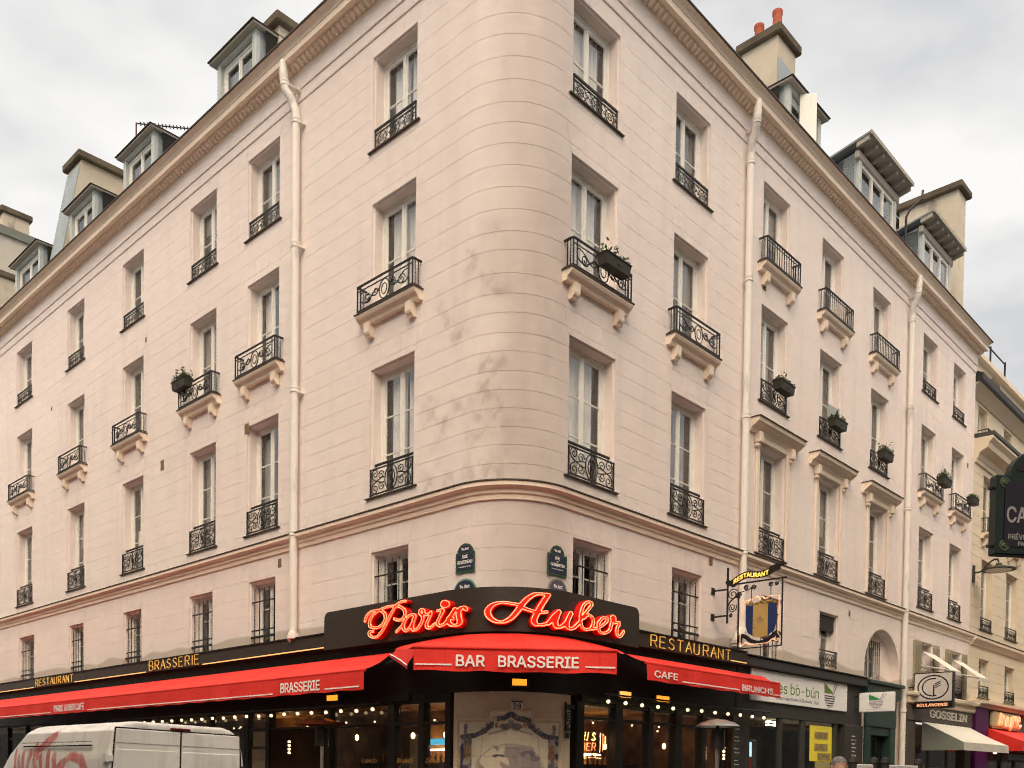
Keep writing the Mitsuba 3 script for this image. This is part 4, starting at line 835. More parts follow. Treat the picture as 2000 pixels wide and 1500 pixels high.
# ------------------------------------------------------------------ awnings
def sheet_grid(p00, p10, p11, p01, n, k, fn):
    p00, p10, p11, p01 = map(np.asarray, (p00, p10, p11, p01)); s, t = np.meshgrid(np.linspace(0, 1, n), np.linspace(0, 1, k), indexing='ij'); s, t = s[..., None], t[..., None]
    P = p00 * (1 - s) * (1 - t) + p10 * s * (1 - t) + p11 * s * t + p01 * (1 - s) * t
    return P + fn(s, t)
def cloth(P, th=.004):
    b = MB().grid(P); return b
def wave(s, t, amp, k, ph=0.0): return amp * (np.sin(s * k + ph) + .5 * np.sin(s * k * 2.3 + 1.3 + ph)) * t
def awning(label, side, w0, w1, f0, f1, zw, zf, zv, d1, texts, lines, gather=0.0):
    k = thing('awning', label, 'awning'); n = nL if side == 'L' else nR; sg_ = -1 if side == 'L' else 1
    L = abs(f1 - f0); ns = int(L * 12) + 20
    P = sheet_grid(lp(side, w0, .29, zw), lp(side, w1, .29, zw), lp(side, f1, d1, zf), lp(side, f0, d1, zf), ns, 8, lambda s, t: UZ * (-.022 * np.sin(t * math.pi) - .028 * np.sin(t * math.pi) * np.sin(s * L * math.pi / 2.9) ** 2 + wave(s, np.sin(t * math.pi), .006, L * 5)))
    put('canopy', mikit.ply(cloth(P).mesh(), RD, smooth=True), k)
    V = sheet_grid(lp(side, f0, d1, zf), lp(side, f1, d1, zf), lp(side, f1, d1 + .01, zv), lp(side, f0, d1 + .01, zv), ns, 6, lambda s, t: n * (wave(s, t, .006 + gather, L * 5) + .0) + UZ * (t * .008 * np.sin(s * L * 7)))
    put('valance', mikit.ply(cloth(V).mesh(), RD, smooth=True), k)
    put('front_bar', MB().tube([lp(side, f0, d1 - .02, zf - .01), lp(side, f1, d1 - .02, zf - .01)], .028, 10).ply(RD, True), k)
    fr = MB()
    for s in np.linspace(f0 + .6 * np.sign(f1 - f0), f1 - .35 * np.sign(f1 - f0), max(2, int(L / 3) + 1)):
        fr.tube([lp(side, s, .25, zw - .12), lp(side, s + .25, (d1 + .25) / 2, (zw + zf) / 2 - .16), lp(side, s, d1 - .06, zf - .03)], .022, 7)
    fr.tube([lp(side, w0, .26, zw - .03), lp(side, w1, .26, zw - .03)], .04, 8)
    put('frame', fr.ply(IR), k)
    for s, z, w, h, t in texts: put('lettering', text(t, h, w, bold=True, depth=.004).ply(WP), k, FR(side, s, z, d1 + .016 + gather))
    for a0, a1, z in lines: put('stripe', MB().box(min(sg_ * a0, sg_ * a1), max(sg_ * a0, sg_ * a1), -d1 - .019 - gather, -d1 - .014 - gather, z - .011, z + .011, FR(side, 0)).ply(WP), k)
    return k
awning('long red awning with white lettering running above the left street front', 'L', 24.6, 2.64, 24.6, 2.2, 3.705, 3.30, 2.965, 1.25,
       [(4.7, 3.015, 1.25, .175, 'BRASSERIE'), (15.55, 3.03, 1.95, .16, 'PARIS AUBER CAFE')], [(24.4, 15.8, 3.015), (13.4, 4.95, 3.01), (3.3, 2.32, 3.02)])
awning('red awning with gathered valance above the right street front', 'R', 2.72, 7.85, 2.65, 7.62, 3.765, 3.575, 3.255, .8,
       [(2.86, 3.325, .75, .115, 'CAFE'), (5.95, 3.305, 1.3, .12, 'BRUNCHS')], [(3.75, 5.85, 3.31), (7.28, 7.58, 3.305)], gather=.012)
k = thing('awning', 'red awning panel with white lettering across the rounded corner', 'awning')
P1, P2 = np.array([-1.52, 14.10, 3.50]), np.array([1.585, 14.28, 3.50])
us = np.linspace(uL(2.50), uR(2.62), 41); t = np.linspace(0, 1, 41)[:, None]
back = pmap(np.column_stack([us, us * 0 + .345, 3.75 + .11 * np.sin(np.linspace(0, math.pi, 41)) ** .5])); front = P1 * (1 - t) + P2 * t
P = np.stack([back * (1 - q) + front * q + UZ * (-.03 * math.sin(q * math.pi)) + UZ * .006 * np.sin(t * 40) * math.sin(q * math.pi) for q in np.linspace(0, 1, 9)])
put('canopy', mikit.ply(cloth(P).mesh(), RD, smooth=True), k)
ax = (P2 - P1) / np.linalg.norm(P2 - P1); an = np.cross(ax, UZ); WL = np.linalg.norm(P2 - P1)
V = sheet_grid(P1, P2, P2 - UZ * .365 + an * .02, P1 - UZ * .365 + an * .02, 70, 8, lambda s, q: an * (wave(s, q, .012, 17) + .02 * q * np.sin(s * 9)) + UZ * (q * .008 * np.sin(s * 23)))
put('valance', mikit.ply(cloth(V).mesh(), RD, smooth=True), k)
put('front_bar', MB().tube([P1 - UZ * .01, P2 - UZ * .01], .026, 10).ply(RD, True), k)
fr = MB()
for q in (.12, .5, .88): fr.tube([pmap([[q * 3 - 1.5, .1, 3.55]])[0], P1 * (1 - q) + P2 * q - UZ * .03 + [0, .05, 0]], .02, 7)
put('frame', fr.ply(IR), k)
mc = frame(P1 + an * .05, ax)
for x, w, tx in ((.64, .44, 'BAR'), (1.28, 1.24, 'BRASSERIE')): put('lettering', text(tx, .165, w, bold=True, depth=.004).ply(WP), k, mc @ np.array([[1, 0, 0, x], [0, 1, 0, 0], [0, 0, 1, -.29], [0, 0, 0, 1]]))
for x0, x1 in ((.02, .58), (2.62, 3.08)): put('stripe', MB().box(x0, x1, -.004, .0, -.285, -.262).ply(WP), k, mc)
# folded flap between the left awning and the corner panel
fp = [np.array(q) for q in ([-1.98, 14.75, 3.42], [-1.63, 14.18, 3.155], [-1.495, 14.10, 3.455], [-1.82, 14.6, 3.53])]
P = sheet_grid(fp[0], fp[1], fp[2], fp[3], 16, 10, lambda s, q: np.array([.5, -.5, 0]) * .05 * np.sin(q * 6 + s * 3) * s)
put('flap', mikit.ply(cloth(P).mesh(), RD, smooth=True), k)
put('stripe', MB().tube(P[:, 2] + np.array([-.01, -.014, 0]), .012, 5).ply(WP), k)

# ------------------------------------------------------------------ festoon of round bulbs
def festoon(label, side, s0, s1, n, z, d):
    k = thing('festoon', label, 'string lights', 'festoon lights below the awnings'); pts = []
    ss = np.linspace(s0, s1, n)
    c = MB(); line = []
    for i, s in enumerate(ss):
        line.append(lp(side, s, d, z + .10))
        if i < n - 1: line.append(lp(side, (s + ss[i + 1]) / 2, d, z + .085))
        c.tube([lp(side, s, d, z + .10), lp(side, s, d, z + .03)], .014, 6)
    c.tube(line, .007, 5); put('cable', c.ply(IR), k)
    for s in ss: lamp('bulb', k, [lp(side, s, d, z + rng.uniform(-.008, .008))], .036, BULB, .85)
festoon('festoon of glowing round bulbs below the long left awning', 'L', 3.2, 14.3, 24, 2.71, .28)
festoon('festoon of glowing round bulbs below the right awning', 'R', 2.24, 7.9, 12, 2.87, .28)
b = MB().tube([lp('L', 14.5, .28, 2.83), lp('L', 3.0, .28, 2.83)], .02, 6).tube([lp('R', 2.1, .28, 3.0), lp('R', 8.2, .28, 3.0)], .02, 6)
put('lamp_rail', b.ply(IR), S)
# terrace heaters with mushroom reflectors
for lab, side, s, d, z, r, cz in (('stainless mushroom patio heater standing under the right awning', 'R', 3.27, 1.88, 2.47, .38, 0), ('mushroom patio heater with reddish reflector under the left awning', 'L', 4.1, .75, 2.46, .5, 1)):
    k = thing('patio_heater', lab, 'patio heater'); o = lp(side, s, d, 0)
    put('reflector', MB().lathe([[.02, z + .1], [r * .35, z + .085], [r * .8, z + .03], [r, z - .03], [r * .98, z - .035], [r * .7, z + .01], [.02, z + .06]], 32, o).ply(mat('reflector%d' % cz, (.62, .58, .55) if not cz else (.42, .12, .06), .25, .5, .9), 40), k)
    put('burner', MB().lathe([[0, z - .42], [.13, z - .42], [.12, z - .1], [.03, z - .07], [.03, z + .05], [0, z + .05]], 20, o).ply(IR, 40), k)
    put('pole', MB().lathe([[.035, .5], [.035, z - .42]], 16, o).ply(mat('steel%d' % cz, (.5, .48, .45), .3, .5, .9), 40), k)
    put('base', MB().lathe([[0, .62], [.2, .6], [.23, .55], [.23, .13], [.27, .12], [.27, .0]], 24, o).ply(IR, 40), k)

# ------------------------------------------------------------------ painted tile picture on the corner pier
def seg(x, y, x0, y0, x1, y1):
    dx, dy = x1 - x0, y1 - y0; h = dr.clip(((x - x0) * dx + (y - y0) * dy) / (dx * dx + dy * dy), 0, 1)
    return dr.sqrt(dr.square(x - x0 - dx * h) + dr.square(y - y0 - dy * h))
def ell(x, y, cx, cy, rx, ry): return dr.sqrt(dr.square((x - cx) / rx) + dr.square((y - cy) / ry))
def tile_fn(p, n, uv):
    a = dr.atan2(p.y - float(CC[1]), p.x - float(CC[0])); a = dr.select(a < 0, a + 2 * math.pi, a)
    x = (a - A0) / (A1 - A0) * 2 * HA - HA - .035; z = p.z
    ax = dr.abs(x); wob = fbm(x * 9 + 5, z * 9, 1.0, 3); fine = fbm(x * 30, z * 30, 2.0, 2)
    base = mix((0.74, 0.64, 0.48), (0.84, 0.75, 0.59), wob)
    grey = mix((0.04, 0.042, 0.085), (0.17, 0.15, 0.18), smoothstep(.35, .65, fine)); navy = mi.Color3f(0.035, 0.036, 0.09)
    # cartouche outline: crest, shoulders, scrolled slopes
    d = seg(ax, z, 0.0, 2.575, .11, 2.50); d = dr.minimum(d, seg(ax, z, .11, 2.50, .30, 2.475)); d = dr.minimum(d, seg(ax, z, .30, 2.475, .33, 2.37)); d = dr.minimum(d, seg(ax, z, .36, 2.36, .44, 2.29)); d = dr.minimum(d, seg(ax, z, .44, 2.29, .60, 2.215)); d = dr.minimum(d, seg(ax, z, .60, 2.215, .9, 2.19))
    th = .034 + .034 * wob
    ink = smoothstep(th, th - .016, d)
    for cx, cz, r in ((.39, 2.385, .035), (.48, 2.32, .03), (.56, 2.25, .03), (.31, 2.49, .025)): ink = dr.maximum(ink, smoothstep(1.15, .75, ell(ax, z, cx, cz, r, r)) * smoothstep(.3, .55, ell(ax, z, cx, cz, r, r)))
    ink = dr.maximum(ink, .8 * smoothstep(1.15, .9, ell(ax, z, .09, 2.36, .10, .055))); ink = dr.maximum(ink, .7 * smoothstep(1.1, .8, ell(x, z, 0, 2.43, .05, .05)))
    for s_ in (.16,): ink = dr.maximum(ink, .55 * smoothstep(.03, .0, seg(ax, z, .07, 2.31, .36, 2.24)))
    ink = dr.maximum(ink, .8 * smoothstep(1.1, .85, ell(ax, z, .81, 2.36, .05, .06)) + .7 * smoothstep(1.1, .8, ell(ax, z, .81, 2.285, .045, .03)) + .6 * smoothstep(1.1, .8, ell(ax, z, .81, 2.24, .03, .04)))
    colm = smoothstep(.925, .91, ax) * smoothstep(.66, .70, ax) * smoothstep(2.20, 2.18, z)
    ink = dr.maximum(ink, colm * (.5 + .5 * smoothstep(.4, .6, wob)))
    ink = dr.maximum(ink, .45 * smoothstep(.014, .0, dr.abs(ell(ax, z, .0, 1.55, .62, .52) - 1.0) * .5)); ink = dr.maximum(ink, .5 * smoothstep(.012, 0, seg(ax, z, .47, 2.2, .52, 1.8)))
    c = mix(base, grey, dr.clip(ink * 1.15, 0, 1) * .93)
    c = mix(c, navy, .85 * smoothstep(.06, .03, dr.abs(ax - .90)) * smoothstep(2.16, 2.1, z) * smoothstep(.35, .6, wob))
    gold = dr.maximum(smoothstep(1.1, .8, ell(ax, z, .235, 2.385, .035, .05)), smoothstep(1.1, .75, ell(ax, z, .755, 1.93, .075, .16)))
    c = mix(c, (0.36, 0.17, 0.05), gold * (.4 + .6 * smoothstep(.35, .6, fine)))
    # two figures in broad hats under the arch
    hat = dr.maximum(smoothstep(1.08, .92, ell(x, z, .29, 1.905, .125, .062)), smoothstep(1.1, .85, ell(x, z, -.20, 1.87, .11, .028)))
    hat = dr.maximum(hat, smoothstep(1.1, .9, ell(x, z, .42, 1.83, .09, .05)) * .8); hat = dr.maximum(hat, smoothstep(.035, .02, seg(x, z, .06, 1.86, .10, 1.76)) * .45)
    c = mix(c, navy, hat * .9)
    face = dr.maximum(smoothstep(1.1, .9, ell(x, z, .285, 1.845, .055, .075)), smoothstep(1.1, .9, ell(x, z, -.19, 1.80, .07, .07)))
    c = mix(c, (0.76, 0.65, 0.5), face * .95)
    fold = smoothstep(.56, .62, fbm(x * 4 + z * 3, z * 2.2, 6.0, 3)) * smoothstep(2.12, 1.98, z) * smoothstep(.62, .5, ax)
    return mix(c, (0.26, 0.22, 0.24), fold * .75)
TIL = mat('painted_tile', proc(tile_fn), 0.25, 0.5)
TP = thing('tile_picture', 'blue and ochre painted tile picture of hatted figures on the rounded corner pier', 'tile picture')
# stepped stone moulding round the tiles
def strip(u0, z0, u1, z1, w=.02, d=.035):
    b = MB(); pbox(b, min(u0, u1) - (w if u0 == u1 else 0), max(u0, u1) + (w if u0 == u1 else 0), .001, d, min(z0, z1) - (w if z0 == z1 else 0), max(z0, z1) + (w if z0 == z1 else 0)); return b
for a in ((-.955, 2.5, -.36, 2.5), (-.36, 2.52, -.36, 2.61), (-.36, 2.63, .405, 2.63), (.405, 2.52, .405, 2.61), (.405, 2.5, 1.02, 2.5), (-.955, .55, -.955, 2.48), (1.02, .55, 1.02, 2.48)): put('moulding', strip(*a, w=.013).ply(PIER), TP)
nx, t0 = 13, .1455
for r in range(15):
    for q in range(nx):
        ua, ub = -.925 + q * t0, -.925 + (q + 1) * t0; zb_, zt_ = .55 + r * .1455, .55 + (r + 1) * .1455
        if zt_ > 2.5 and not (ua > -.34 and ub < .40): continue
        if zt_ > 2.62: continue
        g = .0016; dd = .012 + rng.uniform(0, .0022); b = MB(); pbox(b, ua + g, ub - g, .0, dd, zb_ + g, zt_ - g); put('tile', b.ply(TIL), TP)
b = MB()
us = np.linspace(-.36, .40, 9); pbox(b, -.335, .385, .0, .011, 2.512, 2.612); put('tile', b.ply(TIL), TP)
BLUE = mat('enamel_blue', (0.022, 0.028, 0.055), .3, .5); GREEN = mat('enamel_green', (0.035, 0.075, 0.04), .35, .5); TEALG = mat('enamel_teal', (0.15, 0.27, 0.25), .35, .5); OLD = mat('enamel_olive', (0.2, 0.22, 0.15), .4, .4)
k = thing('house_number', 'small blue and white enamel number plate above the tile picture', 'number plate')
o = pmap([[.13, .012, 2.63]])[0]; t = pmap([[.14, .012, 2.63]])[0] - o; m = frame(o, t)
put('plate', MB().cbox(-.10, .10, -.012, .0, .02, .16, .004).ply(WP), k, m); put('band', MB().box(-.098, .098, -.016, -.0125, .135, .158).ply(BLUE), k, m)
put('digits', text('28', .085, .14, bold=True, depth=.003).xf(lambda v: v + [-.07, -.0125, .035]).ply(BLUE), k, m)
k = thing('wrought_bracket', 'black wrought iron scroll bracket beside the tile picture', 'bracket')
o = pmap([[1.14, .03, 2.2]])[0]; m = frame(o, pmap([[1.15, .03, 2.2]])[0] - o)
put('scrolls', MB().box(-.05, -.025, -.03, .0, .12, .62).cbox(-.05, .2, -.03, 0, .50, .58, .006).tube(spiral(.06, .36, .09, 1.6, 1.2, 1, 18, -.015), .012, 5).tube(spiral(.04, .17, .055, 1.5, 0, -1, 14, -.015), .011, 5).tube(bez([[-.02, -.015, .2], [.1, -.015, .25], [.16, -.015, .34], [.1, -.015, .46]]), .012, 5).ply(IR), k, m)
put('tag', MB().cbox(-.03, .09, -.012, .0, .0, .1, .004).ply(PLB), k, m)

# ------------------------------------------------------------------ enamel street name plates
def plate(label, u, z, w, h, crown, face, rim, lines, cw=None, tint=WP):
    k = thing('street_name_plate', label, 'street sign', 'enamel street name plates on the rounded corner')
    o = pmap([[u, .012, z]])[0]; m = frame(o, pmap([[u + .01, .012, z]])[0] - o); cw = cw or w * .42
    def shape(e):
        top = sg.Polygon([(cw * math.cos(a), crown * math.sin(a)) for a in np.linspace(0, math.pi, 20)])
        return unary_union([sg.box(-w / 2, -h, w / 2, 0.0), top]).buffer(-e, join_style='mitre')
    put('rim', MB().poly(shape(0), -.012, .004).ply(rim), k, m)
    put('field', MB().poly(unary_union([sg.box(-w / 2 + .03, -h + .03, w / 2 - .03, -.02), sg.Polygon([((cw - .03) * math.cos(a), .0 + (crown - .03) * math.sin(a)) for a in np.linspace(0, math.pi, 18)])]), -.015, -.0125).ply(face), k, m)
    for tx, zz, hh, ww in lines: put('lettering', text(tx, hh, ww, bold=hh > .03, depth=.002).xf(lambda v: v + [-ww / 2, -.0152, zz]).ply(tint), k, m)
plate('dark green enamel street plate reading RUE BOUDREAU left of the rounded corner', -.82, 5.30, .42, .34, .15, BLUE, GREEN, [('9e Arrt', .035, .045, .16), ('RUE', -.10, .055, .12), ('BOUDREAU', -.19, .055, .33), ('architecte du XVIIIe', -.25, .02, .28)])
plate('dark green enamel street plate reading RUE DE CAUMARTIN right of the rounded corner', .86, 5.30, .48, .36, .15, BLUE, GREEN, [('9e Arrt', .035, .045, .16), ('RUE', -.09, .05, .11), ('DE', -.135, .022, .04), ('CAUMARTIN', -.205, .05, .34), ('prevot des marchands', -.26, .018, .28)], cw=.17)
plate('pale teal edged old street plate half hidden behind the left of the neon sign board', -.82, 4.66, .60, .3, .20, BLUE, TEALG, [('9e Arrt', .035, .06, .22)], cw=.25)
plate('olive edged old street plate half hidden behind the right of the neon sign board', .88, 4.68, .62, .3, .22, mat('enamel_violet', (.10, .085, .13), .4), OLD, [('9e Arrt', .05, .06, .22)], cw=.24)

# ------------------------------------------------------------------ hanging restaurant sign (stands out from the wall at s = 6.1)
HS = thing('hanging_sign', 'wrought iron hanging restaurant sign with blue and gold shield and pink neon outline', 'hanging sign')
m = frame(lp('R', 6.12, 0, 0), nR)           # local x points away from the wall; y runs along the street
g = MB()
for z in (5.42, 4.88): g.box(.0, .36, -.016, .016, z - .016, z + .016); g.cbox(-.0, .025, -.06, .06, z - .07, z + .07, .006)
g.box(.34, .372, -.016, .016, 4.72, 5.82); g.box(.34, 1.62, -.014, .014, 5.485, 5.515)
for x, z in ((1.64, 5.50), (.356, 5.84)): g.add(np.array([x, 0, z]) + IV * .028, IFc)
for x0, x1, z0, z1 in ((.60, .625, 4.16, 5.30), (1.565, 1.59, 4.16, 5.50), (.60, 1.59, 4.16, 4.182)): g.box(x0, x1, -.012, .012, z0, z1)
g.tube(spiral(.61, 5.26, .07, 1.8, 0, 1, 20), .014, 6)
for cx, cz, r, s_ in ((.48, 5.30, .12, 1), (.47, 5.03, .10, -1), (.78, 5.40, .055, 1), (.95, 5.40, .055, -1), (1.33, 5.40, .05, 1), (1.45, 5.41, .04, -1), (.44, 4.87, .04, 1)): g.tube(spiral(cx, cz, r, 1.7, .5, s_, 20), .012, 5)
g.tube(bez([[.36, 0, 5.05], [.42, 0, 5.2], [.5, 0, 5.22], [.58, 0, 5.25]]), .016, 6); g.tube(bez([[.58, 0, 5.3], [.7, 0, 5.36], [.8, 0, 5.3], [.9, 0, 5.4]]), .010, 5)
for x in (.90, 1.33): g.tube([[x, 0, 5.38], [x, 0, 5.02]], .009, 5)
put('iron_frame', g.ply(IR), HS, m)
SB = mat('shield_blue', (0.012, 0.03, 0.12), .4, .4); SGD = mat('shield_gold', (0.50, 0.36, 0.13), .4, .4, .3); BLK = BK
shp = sg.Polygon([(.79, 5.03), (1.45, 5.03), (1.45, 4.62), (1.40, 4.48), (1.27, 4.39), (1.12, 4.36), (.97, 4.39), (.84, 4.48), (.79, 4.62)])
put('shield', MB().poly(shp, -.018, .018).ply(SB), HS, m)
put('shield_band', MB().poly(shp.intersection(sg.box(.955, 4, 1.285, 6)), -.022, .022).ply(SGD), HS, m)
em = MB()
for r in (.03, .055): em.tube(ellipse(1.12, 4.72, r * 1.1, r, 16, -.024), .005, 4, True)
em.tube([[1.05, -.024, 4.72], [1.19, -.024, 4.72]], .005, 4).tube([[1.12, -.024, 4.66], [1.12, -.024, 4.78]], .005, 4); put('emblem', em.ply(mat('old_bronze', (.3, .2, .1), .5)), HS, m)
cr = MB()
for x in np.linspace(.82, 1.42, 9): cr.add(np.array([x, 0, 5.06 + .02 * math.sin(x * 30)]) + IV * [.045, .03, .035], IFc)
put('crest', cr.ply(mat('crest_gold', proc(lambda p, n, uv: mix((.10, .05, .02), (.45, .32, .08), noise(p.x * 30, p.y * 30, p.z * 30))), .5)), HS, m)
ne = [(.70, 5.10), (.95, 5.14), (1.06, 5.19), (1.10, 5.13), (1.16, 5.18), (1.22, 5.12), (1.35, 5.17), (1.53, 5.15), (1.53, 4.55), (1.51, 4.42), (1.57, 4.34), (1.48, 4.26), (1.40, 4.31), (1.28, 4.24), (.90, 4.23), (.80, 4.28), (.68, 4.22), (.68, 4.40), (.72, 4.55), (.70, 5.10)]
put('neon_outline', {**MB().tube([[x, -.028, z] for x, z in ne], .012, 6).ply('m_lamp_glass', True), **emit('', (1.0, .30, .18), 1.7)}, HS, m)
rib = smoothcurve([(.66, 4.30), (.69, 4.42), (.80, 4.40), (.92, 4.31), (1.12, 4.26), (1.30, 4.31), (1.42, 4.40), (1.50, 4.43), (1.53, 4.33)], 6)
put('ribbon', MB().poly(sg.LineString(rib).buffer(.040, cap_style='flat'), -.032, .008).ply(BLK), HS, m)
band = smoothcurve([(.42, 5.50), (.56, 5.585), (.78, 5.66), (1.0, 5.63), (1.22, 5.64), (1.38, 5.71), (1.52, 5.74)], 6)
put('banner', MB().poly(unary_union([sg.LineString(band).buffer(.068, cap_style='flat'), sg.LineString([(1.40, 5.75), (1.56, 5.76), (1.58, 5.81)]).buffer(.03), sg.LineString([(.36, 5.56), (.5, 5.50)]).buffer(.05)]), -.012, .012).ply(BLK), HS, m)
tb = text('RESTAURANT', .085, .78, bold=True, depth=.004)
def bend(v):
    x = .50 + v[:, 0]; z = np.interp(x, band[:, 0], band[:, 1]); return np.column_stack([x, v[:, 1] - .0135, z - .045 + v[:, 2]])
put('lettering', {**tb.xf(bend).ply('m_gold_tube'), **emit('', (1, .62, .08), .55)}, HS, m)

# ------------------------------------------------------------------ flower boxes hung on the railings
def leaves(n, w, d, h, size, droop=0.0):
    b = MB(); V, Fc = [], []
    p = np.column_stack([rng.uniform(-w / 2, w / 2, n), rng.uniform(-d / 2, d / 2, n), np.abs(rng.normal(0, h * .5, n))]); clump = .5 + .9 * meshkit.noise(p * [9, 9, 3] + rng.uniform(0, 50), 2); p[:, 2] *= clump
    a = rng.normal(size=(n, 3)); a /= np.linalg.norm(a, axis=1, keepdims=True); c = np.cross(a, rng.normal(size=(n, 3))); c /= np.linalg.norm(c, axis=1, keepdims=True); s_ = size * rng.uniform(.6, 1.3, (n, 1))
    V = np.stack([p - a * s_, p + c * s_ * .4, p + a * s_, p - c * s_ * .4], 1).reshape(-1, 3); i = np.arange(n)[:, None] * 4
    return b.add(V, np.vstack([i + [0, 1, 2], i + [0, 2, 3]]))
def flower_box(label, side, s, z, w, d=.30, n=260, hh=.13, trail=False):
    k = thing('flower_box', label, 'planter', 'dark planters hung on the window railings'); m = FR(side, s, z, d); a = w / 2
    top, bot = .13, .10; b = MB()
    V = [[x * (1 if zz else .93), y, zz * .19] for x in (-a, a) for y, zz in ((-.10, 1), (-.085, 0), (.085, 0), (.10, 1))]
    t = trimesh.convex.convex_hull(np.array([[x * (1 if zz > .1 else .94), y * (1 if zz > .1 else .85), zz] for x in (-a, a) for y in (-.11, .11) for zz in (0, .19)]))
    b.add(t.vertices, t.faces).cbox(-a - .012, a + .012, -.125, .125, .175, .20, .006).box(-.03, .03, -.127, -.112, .07, .09)
    put('box', b.ply(PLB), k, m)
    l = leaves(n, w * .97, .22, hh * 1.25, .045).xf(lambda v: v + [0, 0, .2])
    if trail: l2 = leaves(90, w * .9, .12, .1, .035).xf(lambda v: v * [1, 1, -1.6] + [0, .1, .02]); l.add(*l2.mesh())
    put('foliage', l.ply(LF1), k, m)
flower_box('dark planter with trailing leaves on the third left balcony from the rounded corner', 'L', 10.35, 10.42, .62, .34, trail=True)
flower_box('dark planter with bare sprigs on the balcony right of the rounded corner', 'R', 2.14, 10.32, .70, .34, 160, .10)
flower_box('dark planter on the railing just right of the right hand drainpipe', 'R', 8.75, 10.28, .66, .16, 200, .09)
flower_box('dark planter backed by a grey pad on the second railing right of the drainpipe', 'R', 11.6, 10.24, .66, .16, 200, .09)
flower_box('dark planter with leafy tufts on the third railing right of the drainpipe', 'R', 14.65, 10.22, .62, .16, 300, .16)
flower_box('dark planter with long sprigs on the balcony just beyond the far drainpipe', 'R', 18.75, 10.44, .70, .34, 320, .16)
flower_box('dark planter on the last balcony before the cream building', 'R', 21.45, 10.46, .58, .34, 160, .08)
k = thing('wind_screen', 'small grey translucent screen standing behind a railing planter', 'screen'); put('sheet', MB().cbox(-.33, .33, -.01, .01, 0, .42, .005).ply(mat('grey_plastic', '9aa09c', .5)), k, FR('R', 11.65, 10.42, .02))

# ------------------------------------------------------------------ noodle shop front (s 7.1 .. 13.75)
GY = mat('anthracite_paint', (0.042, 0.039, 0.036), .5, .35); LG = mat('sign_white', (0.82, 0.81, 0.81), .45, .35); GN = mat('sign_green', (0.14, 0.22, 0.05), .5); AU = mat('sign_ink', (0.05, 0.045, 0.075), .5)
Q = numbered(B + '__shopfront'); m = FR('R', 0)
put('cornice_strip', MB().cbox(7.12, 13.75, -.20, .0, 3.98, 4.2, .02).box(7.12, 13.75, -.24, 0, 4.202, 4.225).ply(GY), Q, m)
put('header', MB().box(7.12, 13.75, -.04, .25, 2.93, 3.978).ply(GY), Q, m)
put('pilaster', MB().cbox(12.62, 13.72, -.10, .25, 0, 2.928, .015).ply(GY), Q, m)
put('pilaster', MB().cbox(7.12, 7.62, -.10, .25, 0, 2.928, .015).ply(GY), Q, m)
f = MB()
for a0, a1 in ((9.14, 9.3), (10.3, 10.48), (12.14, 12.3)): f.cbox(a0, a1, -.02, .08, 0, 2.928, .01)
f.box(7.62, 12.62, -.018, .078, 0, .4); put('frame', f.ply(GY), Q, m)
for a0, a1 in ((7.62, 9.14), (9.3, 10.3), (10.48, 12.14)): put('pane', MB().add([[a0, .03, .4], [a1, .031, .4], [a1, .03, 2.93], [a0, .029, 2.93]], [[0, 1, 2], [0, 2, 3]]).ply(GL), Q, m)
OLV = mat('shop_wall', proc(lambda p, n, uv: mix((0.07, 0.06, 0.038), (0.17, 0.15, 0.10), smoothstep(.35, .7, fbm(p.x * 1.3, p.y * 1.3, p.z * .6, 3)))), .7, .2)
b = MB(); q = lambda p: b.add(p, [[0, 1, 2], [0, 2, 3]])
q([[7.2, 2.6, 0], [13.6, 2.6, 0], [13.6, 2.6, 2.95], [7.2, 2.6, 2.95]]); q([[7.2, .25, 2.94], [13.6, .25, 2.94], [13.6, 2.6, 2.94], [7.2, 2.6, 2.94]]); q([[7.2, .25, .02], [13.6, .25, .02], [13.6, 2.6, .02], [7.2, 2.6, .02]]); q([[13.6, .1, 0], [13.6, 2.6, 0], [13.6, 2.6, 2.95], [13.6, .1, 2.95]]); q([[7.2, .25, 0], [7.2, 2.6, 0], [7.2, 2.6, 2.95], [7.2, .25, 2.95]])
put('shop_room', b.ply(OLV), Q, m)
for s, y in ((9.9, .5), (11.2, 1.2), (8.4, 1.0)): put('ceiling_strip', {**MB().box(s - .3, s + .3, y, y + .08, 2.86, 2.90).ply('m_lamp_glass'), **emit('', (1, .9, .6), 2.5)}, Q, m)
k = thing('refrigerator', 'grey upright cabinet with light blue and red stripes behind the noodle shop window', 'refrigerator')
put('cabinet', MB().cbox(8.15, 9.05, .5, 1.1, 0, 2.42, .02).ply(mat('fridge_grey', (.10, .10, .10), .4)), k, m); put('blue_stripe', {**MB().box(8.62, 8.68, .48, .497, 2.02, 2.36).box(8.72, 8.77, .48, .497, 2.02, 2.36).box(8.2, 8.66, .48, .497, 2.34, 2.37).ply('m_lamp_glass'), **emit('', (.35, .65, 1), .6)}, k, m); put('red_stripe', MB().box(8.6, 8.8, .485, .498, .5, 2.0).ply(mat('fridge_red', (.35, .03, .03), .4)), k, m)
k = thing('menu_poster', 'yellow menu poster with three dish pictures in the noodle shop window', 'poster')
YEL = mat('poster_yellow', (0.62, 0.50, 0.035), .5); DISH = mat('dish_print', proc(lambda p, n, uv: mix((0.22, 0.14, 0.07), (0.62, 0.50, 0.16), fbm(p.x * 9, p.y * 9, p.z * 12, 3))), .6)
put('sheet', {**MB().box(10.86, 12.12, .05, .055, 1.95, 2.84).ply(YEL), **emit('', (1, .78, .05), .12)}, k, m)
for z, x in ((2.5, 11.12), (2.2, 11.12), (1.97, 11.3)): put('picture', MB().box(x, x + .75, .043, .0485, z, z + .19).ply(DISH), k, m)
